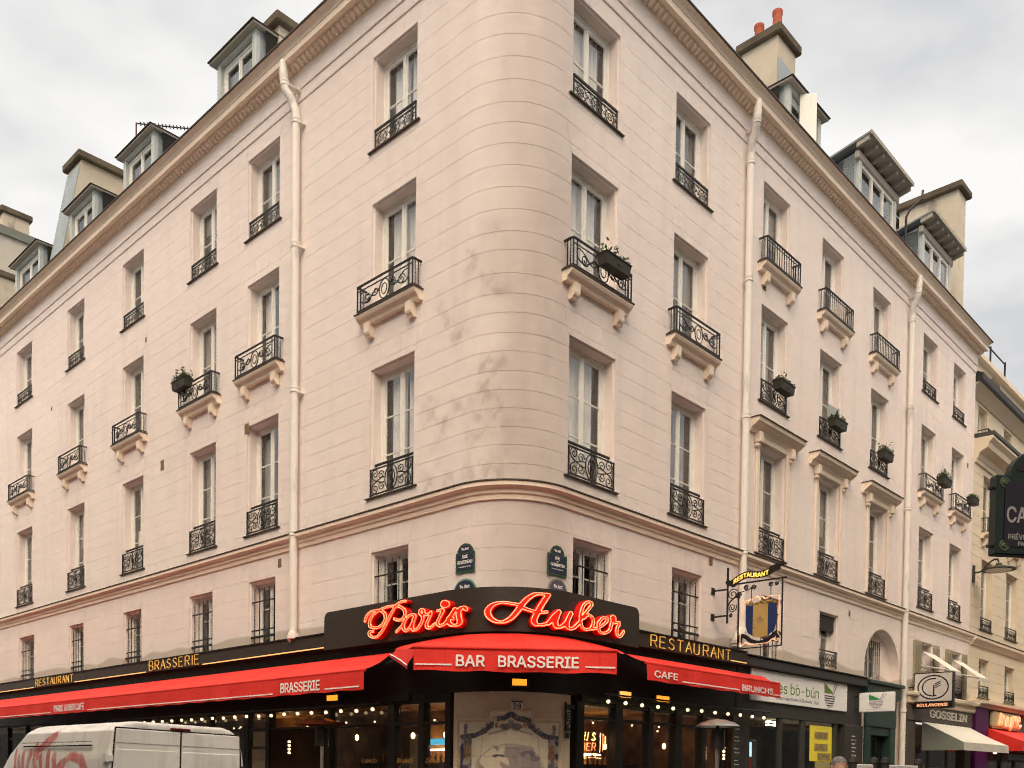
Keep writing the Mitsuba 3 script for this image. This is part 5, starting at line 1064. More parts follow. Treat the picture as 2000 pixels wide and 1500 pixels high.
k = thing('menu_poster', 'pale yellow smaller menu sheet stuck below the yellow poster', 'poster'); put('sheet', MB().box(11.2, 12.08, .058, .063, 1.5, 1.94).ply(mat('pale_yellow', (.5, .45, .18), .6)), k, m)
# shop sign with bowl
NSg = thing('noodle_shop_sign', 'long white noodle shop sign with green lettering and a striped bowl', 'sign'); ms = FR('R', 0)
put('board', MB().cbox(7.66, 12.66, -.10, -.041, 3.255, 3.965, .008).ply(LG), NSg, ms)
def onboard(mb, x, z, y=-.1005): return mb.xf(lambda v: v + [x, y, z])
put('lettering', onboard(text('Les bò-bún', .25, 2.33, depth=.004), 8.67, 3.49).ply(GN), NSg, ms); put('lettering', onboard(text('Gourmandises & Bubble Tea', .075, 2.2, depth=.003), 8.78, 3.345).ply(AU), NSg, ms)
def bowl(parent, M, x, z, w, ink, green, y=-.101):
    s_ = w
    half = sg.Point(0, 0).buffer(s_ * .5, 24).intersection(sg.box(-9, -9, 9, 0))
    half = shapely.affinity.scale(half, 1, 1.05, origin=(0, 0))
    bands = unary_union([half.intersection(sg.box(-9, -s_ * (.02 + i * .095) - s_ * .05, 9, -s_ * (.02 + i * .095))) for i in range(6)])
    put('bowl', onboard(MB().poly(bands, -.003, 0), x, z, y).ply(ink), parent, M)
    put('leaf', onboard(MB().poly(sg.Polygon([(-s_ * .5, s_ * .06), (s_ * .22, s_ * .06), (s_ * .2, s_ * .16), (-s_ * .52, s_ * .48)]), -.003, 0), x, z, y).ply(green), parent, M)
    put('chopsticks', onboard(MB().poly(unary_union([sg.LineString([(s_ * .25, s_ * .04), (s_ * .52, s_ * .62)]).buffer(s_ * .02), sg.LineString([(s_ * .34, s_ * .04), (s_ * .70, s_ * .5)]).buffer(s_ * .02)]), -.003, 0), x, z, y).ply(ink), parent, M)
bowl(NSg, ms, 11.62, 3.62, .62, AU, GN)
k = thing('hanging_shop_sign', 'white projecting sign with a bowl over a green leaf beside the green doorway', 'hanging sign')
m2 = frame(lp('R', 13.3, 0, 0), nR)
put('box', MB().cbox(.17, 1.08, -.06, .06, 3.275, 3.78, .012).ply(LG), k, m2); put('arm', MB().box(0, .17, -.015, .015, 3.68, 3.71).box(0, .17, -.015, .015, 3.33, 3.36).ply(IR), k, m2)
bowl(k, m2, .63, 3.55, .38, mat('sign_mauve', (.2, .16, .24), .5), mat('sign_leaf', (.05, .25, .08), .5), -.0605)
put('lettering', onboard(text('Saveurs du Vietnam', .032, .52, depth=.002), .36, 3.32, -.0605).ply(GN), k, m2)
k = thing('menu_board', 'tall dark menu board with white and green lines at the end of the brasserie front', 'menu board')
put('board', MB().cbox(6.78, 7.10, -.16, -.12, .8, 2.86, .01).ply(GY), k, FR('R', 0))
for i, z in enumerate(np.arange(2.74, 1.5, -.085)):
    put('lettering', onboard(text(['Plats', 'Menu', 'Soupe', 'Salade', 'Nems', 'Bento'][i % 6], .026, .10 + .05 * (i % 3), depth=.002), 6.86, z, -.1605).ply(WP if i % 3 else GN), k, FR('R', 0))
k = thing('menu_board', 'column of small white menu lettering on the dark pilaster by the green doorway', 'menu board')
for i, z in enumerate(np.arange(2.62, 1.6, -.10)): put('lettering', onboard(text(['Bobun', 'Pho', 'Rouleaux', 'Nems', 'The'][i % 5], .035, .22 + .08 * (i % 2), depth=.002), 13.0, z, -.1005).ply(WP), k, FR('R', 0))
# green doorway
DG = mat('door_green', (0.022, 0.05, 0.042), .4, .4); D_ = numbered(B + '__doorway'); m = FR('R', 0)
put('entablature', MB().cbox(13.85, 16.25, -.16, .1, 3.75, 4.1, .02).cbox(13.8, 16.3, -.24, .1, 4.1, 4.2, .015).cbox(13.98, 16.1, -.08, .1, 2.95, 3.75, .02).ply(DG), D_, m)
put('jamb', MB().cbox(13.98, 14.35, -.06, .25, 0, 2.95, .015).cbox(15.75, 16.1, -.06, .25, 0, 2.95, .015).cbox(14.35, 15.75, -.02, .2, 2.72, 2.948, .01).ply(DG), D_, m)
put('door', MB().cbox(14.35, 15.75, .18, .24, 0, 2.72, .02).cbox(14.5, 14.98, .15, .18, 1.2, 2.6, .02).cbox(15.1, 15.6, .15, .18, 1.2, 2.6, .02).ply(mat('door_dark', (.006, .01, .009), .4)), D_, m)

# ------------------------------------------------------------------ bakery front (s 16.65 .. 22.5)
K = numbered(B + '__shopfront'); m = FR('R', 0); TAU = mat('taupe_paint', (0.085, 0.072, 0.058), .5, .3)
put('ledge', MB().cbox(16.7, 22.7, -.35, .0, 3.96, 4.08, .02).cbox(16.75, 22.7, -.22, .0, 3.74, 3.96, .03).ply(CR), K, m)
put('header', MB().box(16.75, 22.6, -.15, .2, 3.26, 3.738).ply(TAU), K, m); put('pilaster', MB().cbox(16.72, 17.5, -.12, .2, 0, 3.258, .02).cbox(22.0, 22.6, -.12, .2, 0, 3.258, .02).ply(TAU), K, m)
put('shop_room', MB().add([[17.4, 2.4, 0], [22.2, 2.4, 0], [22.2, 2.4, 3.2], [17.4, 2.4, 3.2]], [[0, 1, 2], [0, 2, 3]]).add([[17.4, .2, 3.2], [22.2, .2, 3.2], [22.2, 2.4, 3.2], [17.4, 2.4, 3.2]], [[0, 1, 2], [0, 2, 3]]).add([[22.2, .1, 0], [22.2, 2.4, 0], [22.2, 2.4, 3.2], [22.2, .1, 3.2]], [[0, 1, 2], [0, 2, 3]]).add([[17.4, .1, 0], [17.4, 2.4, 0], [17.4, 2.4, 3.2], [17.4, .1, 3.2]], [[0, 1, 2], [0, 2, 3]]).ply(WALL_IN), K, m)
put('frame', MB().cbox(18.9, 19.05, 0, .08, 0, 3.2, .01).cbox(20.6, 20.75, 0, .08, 0, 3.2, .01).box(17.5, 22, .001, .079, 0, .5).ply(TAU), K, m)
for a0, a1 in ((17.5, 18.9), (19.05, 20.6), (20.75, 22.0)): put('pane', MB().add([[a0, .03, .5], [a1, .031, .5], [a1, .03, 3.2], [a0, .029, 3.2]], [[0, 1, 2], [0, 2, 3]]).ply(GL), K, m)
for s, z, w in ((19.5, 1.3, .9), (21.0, 1.2, .8)): put('display_shelf', MB().cbox(s, s + w, .5, 1.0, 0, z + .7, .02).ply(BEIGE), K, m)
put('counter_lamp', {**MB().box(17.7, 18.6, 1.0, 1.06, 2.5, 2.55).ply('m_lamp_glass'), **emit('', (1, .6, .2), 4)}, K, m)
k = thing('bakery_sign', 'cut out pale letters GOSSELIN on the taupe bakery fascia', 'sign'); put('lettering', onboard(text('GOSSELIN', .24, 3.45, bold=True, depth=.03), 18.5, 3.40, -.152).ply(mat('letter_pale', (.5, .48, .44), .4)), k, m)
k = thing('projecting_sign', 'white projecting bakery sign with an oval loaf emblem over an orange strip', 'hanging sign'); m3 = frame(lp('R', 17.2, 0, 0), nR)
put('box', MB().cbox(.19, 1.25, -.09, .09, 3.78, 4.60, .01).ply(mat('sign_cream', (.56, .53, .49), .5)), k, m3); put('frame', MB().box(.17, .19, -.095, .095, 3.60, 4.62).box(1.25, 1.27, -.095, .095, 3.60, 4.62).box(.17, 1.27, -.095, .095, 4.60, 4.62).cbox(.17, 1.27, -.10, .10, 3.58, 3.78, .01).ply(BK), k, m3)
put('arm', MB().box(0, .17, -.02, .02, 4.2, 4.24).box(0, .17, -.02, .02, 3.7, 3.74).ply(IR), k, m3)
eo = shapely.affinity.scale(sg.Point(0, 0).buffer(1, 32), .44, .36); ei = shapely.affinity.scale(sg.Point(0, 0).buffer(1, 32), .40, .32)
arcp = [(.30 * math.cos(a), .25 * math.sin(a)) for a in np.linspace(1.35, 5.0, 26)]
logo = unary_union([eo.difference(ei), sg.LineString(arcp).buffer(.018), sg.LineString([arcp[-1], (.02, -.24), (.02, .05)]).buffer(.018)] + [sg.LineString([(.06, .10 - i * .055), (.20, .16 - i * .055)]).buffer(.013) for i in range(3)])
put('emblem', onboard(MB().poly(logo, -.003, 0), .72, 4.19, -.0905).ply(mat('ink_purple', (.022, .016, .03), .5)), k, m3)
put('lettering', {**onboard(text('BOULANGERIE', .085, .86, bold=True, depth=.004), .28, 3.635, -.1005).ply('m_lamp_glass'), **emit('', (1, .16, .02), .35)}, k, m3)
GA = mat('grey_cloth', '7d8078', .8, .2); CA = mat('cream_cloth', (0.55, 0.53, 0.47), .8, .2)
k = thing('awning', 'grey and cream bakery awning with sloping side flap', 'awning')
W = lambda s, d, z: lp('R', s, d, z)
put('canopy', cloth(sheet_grid(W(17.9, .16, 3.24), W(22.35, .16, 3.24), W(22.35, 1.35, 2.62), W(17.9, 1.35, 2.62), 20, 6, lambda s, t: UZ * (-.03 * np.sin(t * math.pi)))).ply(CA, True), k)
put('valance', cloth(sheet_grid(W(17.9, 1.35, 2.62), W(22.35, 1.35, 2.62), W(22.35, 1.36, 2.38), W(17.9, 1.36, 2.38), 30, 4, lambda s, t: nR * wave(s, t, .012, 20))).ply(CA, True), k)
put('side_flap', MB().add([W(17.9, .16, 3.24), W(17.9, 1.35, 2.62), W(17.9, 1.36, 2.38), W(17.9, .16, 2.38)], [[0, 1, 2], [0, 2, 3]]).ply(GA), k)
# little window blinds above the bakery
for s0, s1, lab in ((18.05, 19.1, 'left small white awning blind at the window above the bakery'), (20.76, 21.79, 'right small white awning blind at the window above the bakery')):
    k = thing('window_blind', lab, 'window blind', 'white awning blinds above the bakery')
    put('canvas', MB().grid(np.stack([[W(s0, .06, 5.38), W(s1, .06, 5.38)], [W(s0, .86, 4.78), W(s1, .86, 4.78)]])).ply(CA), k)
    put('valance', MB().grid(np.stack([[W(s0, .86, 4.78), W(s1, .86, 4.78)], [W(s0, .865, 4.66), W(s1, .865, 4.66)]])).ply(CA), k)
    put('arm', MB().tube([W(s0, .03, 4.95), W(s0, .85, 4.77)], .014, 6).tube([W(s1, .03, 4.95), W(s1, .85, 4.77)], .014, 6).tube([W(s0, .03, 4.82), W(s1, .03, 4.82)], .02, 6).ply(WH), k)
SHU = mat('shutter_taupe', '9c947d', .6, .2)
for s0, s1 in ((17.45, 18.02), (19.13, 19.6), (20.2, 20.73), (21.82, 22.28)):
    b = MB().cbox(s0, s1, -.05, -.012, 4.15, 5.68, .008)
    for z in np.linspace(4.3, 5.55, 22): b.box(s0 + .07, s1 - .07, -.062, -.051, z - .016, z + .016)
    put_b('window_shutter', b.ply(SHU), FR('R', 0))
k = numbered(B + '__window_balconet'); 
for s0, s1 in ((18.05, 19.1), (20.76, 21.79)): put('railing', rail_low(s1 - s0, .4, -.03).ply(IR), k, FR('R', (s0 + s1) / 2, 4.12))

# ------------------------------------------------------------------ cream neighbour building (s > 22.55)
D = thing('cream_building', 'cream coursed stone building with slate edged cornice beyond the peach corner building', 'building')
def put_d(name, shape, m=None, **k): return put(name, shape, D, m, **k)
DW = []
for a, b_ in ((23.62, 24.88), (26.5, 27.95), (29.4, 30.8), (32.3, 33.7)): DW += [(a, b_, 6.72, 9.12, 3), (a, b_, 10.0, 12.0, 2)]
for a, b_ in ((23.62, 24.74), (26.65, 27.88), (29.5, 30.7), (32.4, 33.6)): DW.append((a, b_, 4.36, 5.70, 2))
wl = sg.box(22.52, 3.9, 36, 13.0).difference(unary_union([sg.box(a, z0, b_, z1) for a, b_, z0, z1, _ in DW]))
cc = [sg.box(22, z - .007, 37, z + .007) for z in np.arange(4.3, 12.7, .345)]
bandsD = list(np.arange(4.3, 12.7, .345)); grp = {}
for g in wl.difference(unary_union(cc)).geoms: grp.setdefault(int(np.searchsorted(bandsD, g.representative_point().y)), []).append(g)
for q_, gs in sorted(grp.items()): put_d('stone_course', MB().poly(unary_union(gs), .005, .05).ply(CR), FR('R', 0))
put_d('wall_backing', MB().poly(wl, .018, .3).ply(CR), FR('R', 0))
def sweepR(prof, s0, s1):
    prof = np.asarray(prof, float); b = MB().grid(np.stack([[W(s, d, z) for d, z in prof] for s in (s0, s1)])); t = trimesh.creation.triangulate_polygon(sg.Polygon(prof), engine='earcut')
    for s in (s0, s1): b.add([W(s, x[0], x[1]) for x in t[0]], t[1])
    return b
put_d('string_course', sweepR([(-.03, 6.08), (.04, 6.1), (.10, 6.2), (.17, 6.28), (.17, 6.38), (-.03, 6.42)], 22.72, 36).ply(CR, 30))
put_d('string_course_flashing', sweepR([(-.03, 6.425), (.19, 6.385), (.19, 6.41), (-.03, 6.45)], 22.72, 36).ply(ZN))
put_d('cornice', sweepR([(-.03, 12.2), (.05, 12.2), (.07, 12.32), (.10, 12.34), (.14, 12.5), (.40, 12.62), (.44, 12.78), (.56, 12.9), (.56, 12.98), (-.03, 12.99)], 22.62, 36).ply(CR, 30))
SLE = mat('slate_edge', (0.055, 0.052, 0.05), .6, .3)
put_d('cornice_flashing', sweepR([(-.5, 13.0), (.58, 12.985), (.60, 13.0), (.60, 13.12), (-.5, 13.16)], 22.62, 36).ply(SLE))
put_d('shop_ledge', sweepR([(-.03, 3.98), (.3, 3.98), (.34, 4.08), (.42, 4.1), (.42, 4.18), (-.03, 4.22)], 22.75, 36).ply(CR, 30))
put_d('attic_wall', MB().poly(sg.box(22.6, 13.1, 36, 15.0).difference(unary_union([sg.box(a, 13.2, a + 1.0, 14.6) for a in (24.0, 27.0, 30.0)])), .35, .6).ply(CR), FR('R', 0))
put_d('attic_eaves', sweepR([(-.6, 14.98), (.05, 14.98), (.10, 15.05), (.12, 15.25), (-.6, 15.6)], 22.9, 36).ply(SLE))
put_d('eaves_soffit', sweepR([(-.36, 14.7), (-.30, 14.7), (-.1, 14.9), (.03, 14.975), (-.36, 14.975)], 22.9, 36).ply(CR, 30))
put_d('roof', MB().grid(np.stack([[W(22.6, -.3, 15.4), W(36, -.3, 15.4)], [W(22.6, -5, 17.4), W(36, -5, 17.4)]])).ply(ROOF))
def small_window(parent, M, w, h, panes, low=None):
    key = numbered(parent + '__window')
    place([('reveal', reveal(w, h, .2).ply(CR))] + win_frame(w - .07, h - .035, panes, .2) + [('room', room(w, h).ply(DK)), ('curtain', drape(-w / 2 + .1, w / 2 - .1, .05, h - .1, .4).ply(CD, True)), ('sill', sill_plate(w))], key, M)
    if low: put('railing', rail_low(w - .02, low, -.0).ply(IR), key, M)
for a, b_, z0, z1, p in DW[:4] + DW[8:10]: small_window(D, FR('R', (a + b_) / 2, z0), b_ - a, z1 - z0, p, .42 if z0 < 10 else None)
for a, b_, z0, z1, p in DW[:4]:
    if z0 > 9.9:
        put_d('balcony_slab', balcony_slab(b_ - a + .4).ply(CR), FR('R', (a + b_) / 2, z0)); put_d('railing', rail_balcony(b_ - a + .25, .5, .2, True).ply(IR), FR('R', (a + b_) / 2, z0))
        for s_ in (-1, 1): put_d('corbel', corbel().ply(CR), FR('R', (a + b_) / 2 + s_ * .55, z0))
for a in (24.0, 27.0, 30.0): small_window(D, FR('R', a + .5, 13.2, -.35), 1.0, 1.4, 2); put_d('railing', rail_balcony(1.1, .55, .3, True).ply(IR), FR('R', a + .5, 13.14, -.3))
# its two ground floor shops
PUR = mat('purple_paint', (0.075, 0.006, 0.075), .5, .3)
put_d('purple_pilaster', MB().cbox(22.75, 24.1, -.22, .1, 0, 3.975, .02).ply(PUR), FR('R', 0))
put_d('shop_header', MB().box(24.1, 36, -.12, .1, 3.3, 3.978).ply(TAU), FR('R', 0))
put_d('shop_room', MB().add([[24.1, 1.6, 0], [36, 1.6, 0], [36, 1.6, 3.3], [24.1, 1.6, 3.3]], [[0, 1, 2], [0, 2, 3]]).add([[24.1, .1, 3.3], [36, .1, 3.3], [36, 1.6, 3.3], [24.1, 1.6, 3.3]], [[0, 1, 2], [0, 2, 3]]).add([[36, .0, 0], [36, 1.6, 0], [36, 1.6, 3.3], [36, 0, 3.3]], [[0, 1, 2], [0, 2, 3]]).ply(WALL_IN), FR('R', 0))
for s in (24.5, 26.3, 28.1, 29.9): put_d('shop_post', MB().cbox(s, s + .16, -.03, .1, 0, 3.3, .01).ply(BK), FR('R', 0))
for s in (24.66, 26.46, 28.26): put_d('pane', MB().add([[s, .03, .4], [s + 1.64, .031, .4], [s + 1.64, .03, 3.29], [s, .029, 3.29]], [[0, 1, 2], [0, 2, 3]]).ply(GL), FR('R', 0))
lamp('shop_lamp', D, [W(24.9, -.5, 2.62), W(25.6, -.6, 2.62), W(28.2, -.7, 2.55)], .07, WARM, 14)
k = thing('shop_neon', 'blurry orange neon shop letters on a pale rounded panel beyond the purple pilaster', 'neon sign')
put('panel', MB().cbox(24.45, 27.9, -.26, -.13, 3.33, 3.92, .10).ply(mat('panel_cream', (.45, .42, .25), .4)), k, FR('R', 0))
SCR = [[(0, .1), (.15, .55), (.3, .5), (.28, .1)], [(.28, .3), (.5, .5), (.6, .1), (.8, .1), (.9, .5)], [(1.0, .5), (1.0, .1), (1.3, .1), (1.4, .5), (1.35, -.05)], [(1.6, .1), (1.7, .55), (1.85, .3), (2.0, .55), (2.1, .1)], [(2.25, .3), (2.5, .4), (2.4, .55), (2.25, .3), (2.45, .08), (2.7, .2)]]
b = MB()
for st in SCR: b.tube(np.array([[25.0 + x, -.31, 3.36 + z * .85] for x, z in smoothcurve(st, 6)]), .045, 6)
put('lettering', {**b.ply('m_lamp_glass', True), **emit('', (1, .20, .06), 1.1)}, k, FR('R', 0))
k = thing('awning', 'short red shop awning at the far right beyond the purple pilaster', 'awning')
put('canopy', cloth(sheet_grid(W(24.3, .16, 3.30), W(36, .16, 3.30), W(36, 1.25, 2.85), W(24.3, 1.25, 2.85), 40, 5, lambda s, t: UZ * (-.02 * np.sin(t * math.pi)))).ply(RD, True), k)
put('valance', cloth(sheet_grid(W(24.3, 1.25, 2.85), W(36, 1.25, 2.85), W(36, 1.26, 2.5), W(24.3, 1.26, 2.5), 60, 4, lambda s, t: nR * wave(s, t, .012, 50))).ply(RD, True), k)
put('side_flap', MB().add([W(24.3, .16, 3.30), W(24.3, 1.25, 2.85), W(24.3, 1.26, 2.5), W(24.3, .16, 2.5)], [[0, 1, 2], [0, 2, 3]]).ply(RD), k)
k = thing('terrace_blind', 'dark rolled terrace blind hanging under the far red awning', 'blind'); put('roll', MB().tube([W(24.6, .7, 2.42), W(34, .7, 2.42)], .06, 8).box(24.6, 34, -.72, -.70, 2.2, 2.42, FR('R', 0)).ply(BK), k)
# taller blocks behind
k = thing('rear_building', 'pale rear block with rooftop railing behind the cream building', 'building')
put('wall', MB().box(32.2, 44, 3.2, 9, 14, 19.9, FR('R', 0)).ply(CR), k); put('cornice', MB().box(32.0, 44.2, 2.95, 9.2, 19.9, 20.1, FR('R', 0)).ply(CR), k)
g = MB().tube([W(32.6, -3.2, 21.0), W(37, -3.2, 21.0)], .035, 5)
for s in np.arange(32.6, 37.1, 2.2): g.tube([W(s, -3.2, 20.1), W(s, -3.2, 21.1)], .045, 5)
put('railing', g.ply(IR), k)
RUB = mat('rubble_stone', (0.34, 0.28, 0.2), .9, .1)
k = thing('rubble_gable', 'brown rubble stone gable wall rising behind the cream building', 'gable wall')
put('wall', MB().box(29.6, 30.3, 1.6, 12, 13, 17.4, FR('R', 0)).ply(RUB), k)
put('coping', MB().box(29.5, 30.4, 1.5, 12.1, 17.402, 17.55, FR('R', 0)).ply(CK), k)
for r in range(12):
    y = 1.65 + rng.uniform(0, .3)
    while y < 8.6:
        w = rng.uniform(.4, .85); put('stone', MB().cbox(29.57 - rng.uniform(0, .02), 29.62, y + .02, y + w - .02, 13.0 + r * .355 + .02, 13.0 + r * .355 + .335, .02).ply('m_rubble_%d' % rng.integers(3)), k, FR('R', 0)); y += w
for i, c in enumerate(((.36, .28, .18), (.42, .34, .24), (.29, .23, .16))): mat('rubble_%d' % i, c, .9, .1)

# ------------------------------------------------------------------ neighbour at the far left, seen over the cornice
k = thing('gable_building', 'pale gable wall with zinc coping behind the leftmost dormer', 'building'); m = FR('L', 0)
b = MB(); gx = -26.3
V = []
for x in (gx - .4, gx):
    for y, z in ((.6, 15), (.6, 20.65), (9, 20.65), (9, 15)): V.append([x, y, z])
hb = trimesh.convex.convex_hull(np.array(V)); put('gable', MB().add(hb.vertices, hb.faces).ply(mat('gable_render', proc(lambda p, n, uv: mix((.46, .43, .38), (.56, .53, .47), fbm(p.x, p.y, p.z * .6, 3))), .9, .1)), k, m)
V = []
for x in (gx - .5, gx + .1):
    for y, z in ((.5, 20.60), (9.1, 20.60)): V += [[x, y, z], [x, y, z + .3]]
put('coping', MB().add(V, CUBE_F).ply(mat('coping_zinc', '74776f', .6, .3)), k, m)
put('facade', MB().box(-40, gx - .4, .05, .4, 0, 16, m).ply(CR), k)
ck = numbered(k + '__chimney'); stack('L', 24.75, 25.7, -.35, -.85, 18.35, ck, .08)
ck = numbered(k + '__chimney'); stack('L', 27.2, 28.6, -1.3, -2.2, 21.9, ck, .1)
k = thing('sign_bracket', 'pair of black wall brackets at the far left edge of the street front', 'bracket')
put('arms', MB().box(-23.9, -23.86, -1.2, 0, 5.0, 5.04).box(-23.95, -23.81, -.03, 0, 4.95, 5.09).box(-23.9, -23.86, -1.2, 0, 4.35, 4.39).box(-23.95, -23.81, -.03, 0, 4.30, 4.44).ply(IR), k, m)

# ------------------------------------------------------------------ wall lamp and the close-by hanging sign
k = thing('wall_lamp', 'dark metal bracket wall lamp with a flat dish shade on the cream building', 'lamp'); m = frame(lp('R', 22.75, 0, 0), nR)
put('plate', MB().cbox(0, .05, -.09, .09, 8.18, 8.75, .015).ply(PLB), k, m)
put('arm', MB().tube(smoothcurve([[.03, 0, 8.5], [.25, 0, 8.52], [.42, 0, 8.70], [.60, 0, 8.84], [.74, 0, 8.86], [.80, 0, 8.76]], 6), .03, 8).ply(PLB), k, m)
put('shade', MB().lathe([[.02, 8.80], [.08, 8.78], [.12, 8.70], [.52, 8.58], [.53, 8.55], [.40, 8.56], [.02, 8.62]], 28, (.80, 0, -.06)).ply(PLB, 40), k, m); put('diffuser', MB().lathe([[0, 8.54], [.40, 8.54], [.40, 8.553], [0, 8.553]], 24, (.80, 0, -.06)).ply(mat('lamp_diffuser', (.5, .48, .42), .4)), k, m)
k = thing('theatre_sign', 'large dark framed hanging sign with white letters cut off at the right edge', 'hanging sign')
m = frame(np.array([3.066, 6.0, 3.066]), [1.0, .12, 0]); SGN = mat('sign_violet', (0.016, 0.013, 0.024), .45, .3); SGR = mat('sign_darkgreen', (0.006, 0.016, 0.008), .4, .35); PLT = mat('pale_letter', (.32, .30, .30), .5)
top = sg.Polygon([(.10, .50)] + [(.10 + .55 - .55 * math.cos(a), .52 + .24 * math.sin(a)) for a in np.linspace(.05, math.pi - .05, 18)] + [(1.2, .50)])
put('frame', MB().cbox(0, 1.3, -.04, .04, 0, .508, .008).poly(top, -.035, .035).ply(SGR), k, m)
put('panel', MB().box(.055, 1.245, -.046, -.041, .05, .46).poly(top.buffer(-.035), -.041, -.036).ply(SGN), k, m)
for x, z in ((.055, .455), (.06, .055), (1.24, .455), (1.24, .055)):
    put('rosette', MB().lathe([[0, -.05], [.012, -.052], [.02, -.044], [.032, -.046], [.036, -.042], [.036, -.03]], 18).xf(lambda v: np.column_stack([v[:, 0] + x, v[:, 2], v[:, 1] + z])).ply(mat('rosette', (.05, .075, .03), .4, .5)), k, m)
put('lettering', onboard(text('CA', .096, .138, bold=True, depth=.003), .068, .205, -.0465).ply(PLT), k, m); put('lettering', onboard(text('PRÉVOT', .034, .155, bold=True, depth=.002), .082, .095, -.0465).ply(PLT), k, m); put('lettering', onboard(text('PARIS', .027, .1, bold=True, depth=.002), .150, .056, -.0465).ply(PLT), k, m)
put('bracket', MB().box(-.03, 0, -.01, .01, .42, .435).box(-.03, 0, -.01, .01, .05, .065).cbox(.3, .34, -.02, .02, .74, 1.6, .005).cbox(.96, 1.0, -.02, .02, .74, 1.6, .005).ply(IR), k, m)

# ------------------------------------------------------------------ white delivery van, seen from behind
VN = thing('delivery_van', 'dirty white panel van with red spray painted scrawl parked before the left awning', 'van')
VO = lp('L', 2.6, 5.444, 0); roll = math.radians(1.6)
mv = frame(VO, -nL) @ np.array([[math.cos(roll), 0, math.sin(roll), 0], [0, 1, 0, 0], [-math.sin(roll), 0, math.cos(roll), .02], [0, 0, 0, 1]])
A_v = {(i, j): float(np.linalg.inv(mv)[i, j]) for i in range(3) for j in range(4)}
def van_fn(p, n, uv):
    x = A_v[0, 0] * p.x + A_v[0, 1] * p.y + A_v[0, 2] * p.z + A_v[0, 3]; y = A_v[1, 0] * p.x + A_v[1, 1] * p.y + A_v[1, 2] * p.z + A_v[1, 3]; z = A_v[2, 0] * p.x + A_v[2, 1] * p.y + A_v[2, 2] * p.z + A_v[2, 3]
    c = mix((0.72, 0.70, 0.655), (0.80, 0.785, 0.75), fbm(p.x * 2, p.y * 2, p.z * 3, 4)) * (1 - .14 * smoothstep(.5, .75, fbm(p.x * 7, p.y * 7, p.z * .9, 3)))
    d = mi.Float(9); side = smoothstep(.25, .15, x)
    for (y0, z0, y1, z1) in ((2.05, 2.08, 2.55, 1.86), (2.45, 1.90, 2.75, 1.80), (2.75, 1.90, 2.62, 1.74), (.75, 1.55, .95, 1.72), (.95, 1.72, 1.35, 1.74), (1.35, 1.74, 1.75, 1.55), (1.95, 1.72, 1.85, 1.45), (2.2, 1.78, 2.15, 1.45), (2.5, 1.74, 2.4, 1.45), (2.75, 1.66, 2.6, 1.45), (2.95, 1.78, 3.05, 1.45), (3.25, 1.78, 3.2, 1.42), (3.5, 1.72, 3.3, 1.45), (3.75, 1.8, 3.6, 1.5)):
        d = dr.minimum(d, seg(y, z, y0, z0, y1, z1))
    sp = .045 + .05 * noise(y * 5, z * 5, 2.0)
    k_ = smoothstep(sp + .03, sp - .02, d) * side * (.55 + .45 * fbm(y * 8, z * 8, 1.0, 2))
    return mix(c, (0.52, 0.045, 0.04), dr.clip(k_, 0, 1) * .95)
VP = mat('van_paint', proc(van_fn), .35, .5, clearcoat=.4, clearcoat_gloss=.7)
def hull(pts, r=.06):
    t = trimesh.creation.icosphere(subdivisions=2, radius=r); v = np.array(t.vertices); return trimesh.convex.convex_hull(np.vstack([v + p for p in pts]))
w = 2.2
prof = [(.10, .45), (.06, 1.2), (.09, 1.7), (.16, 2.08), (.30, 2.17)]
pts = []
for x, z in prof:
    for y in (.09, 3.3): pts += [[x, y, z], [w - x, y, z]]
pts += [[.42, .08, 2.20], [w - .42, .08, 2.20], [.42, 3.2, 2.20], [w - .42, 3.2, 2.20], [.2, 4.15, 1.75], [w - .2, 4.15, 1.75], [.16, 4.5, 1.35], [w - .16, 4.5, 1.35], [.2, 5.05, 1.1], [w - .2, 5.05, 1.1], [.18, 5.2, .5], [w - .18, 5.2, .5]]
h = hull(pts); put('body', mikit.ply(h, VP, smooth=35), VN, mv)
def vdoor(x0, x1):
    b = MB(); b.cbox(x0, x1, -.012, .02, .5, 1.86, .012); b.cbox(x0, x1, -.012, .02, 1.935, 2.145, .012); b.cbox(x0, x1, -.002, .02, 1.86, 1.935, .004); return b
for x0, x1 in ((.10, w / 2 - .006), (w / 2 + .006, w - .10)): put('rear_door', vdoor(x0, x1).xf(lambda v: v + np.column_stack([(v[:, 0] - w / 2) * -.045 * np.clip((v[:, 2] - 1.2), 0, 2), v[:, 2] * 0 + .02 , v[:, 2] * 0])).ply(VP), VN, mv)
SEAL = mat('rubber_seal', (.02, .019, .018), .7)
g = MB(); 
for p in ([[.10, .024, .5], [.09, .024, 1.4], [.13, .024, 2.155]], [[w - .10, .024, .5], [w - .09, .024, 1.4], [w - .13, .024, 2.155]], [[.13, .024, 2.155], [w - .13, .024, 2.155]], [[w / 2, .012, .5], [w / 2, .012, 2.15]]): g.tube(p, .011, 6)
put('door_seal', g.ply(SEAL), VN, mv)
put('side_groove', MB().tube([[.028, .55, 1.90], [.028, 3.2, 1.90]], .011, 6).tube([[.018, .55, 1.955], [.018, 3.3, 1.955]], .005, 6).ply(SEAL), VN, mv)
put('brake_light', MB().cbox(.93, 1.24, -.012, .03, 2.165, 2.20, .008).ply(mat('brake_red', (.10, .008, .008), .25, .5)), VN, mv)
for z in (1.72,): put('hinge', MB().cbox(.0, .10, -.015, .03, z - .05, z + .05, .012).box(-.012, .03, -.02, .10, z - .055, z + .055).ply(VP), VN, mv)
put('latch', MB().cbox(w - .12, w - .06, -.02, .02, 1.6, 1.68, .008).ply(SEAL), VN, mv)
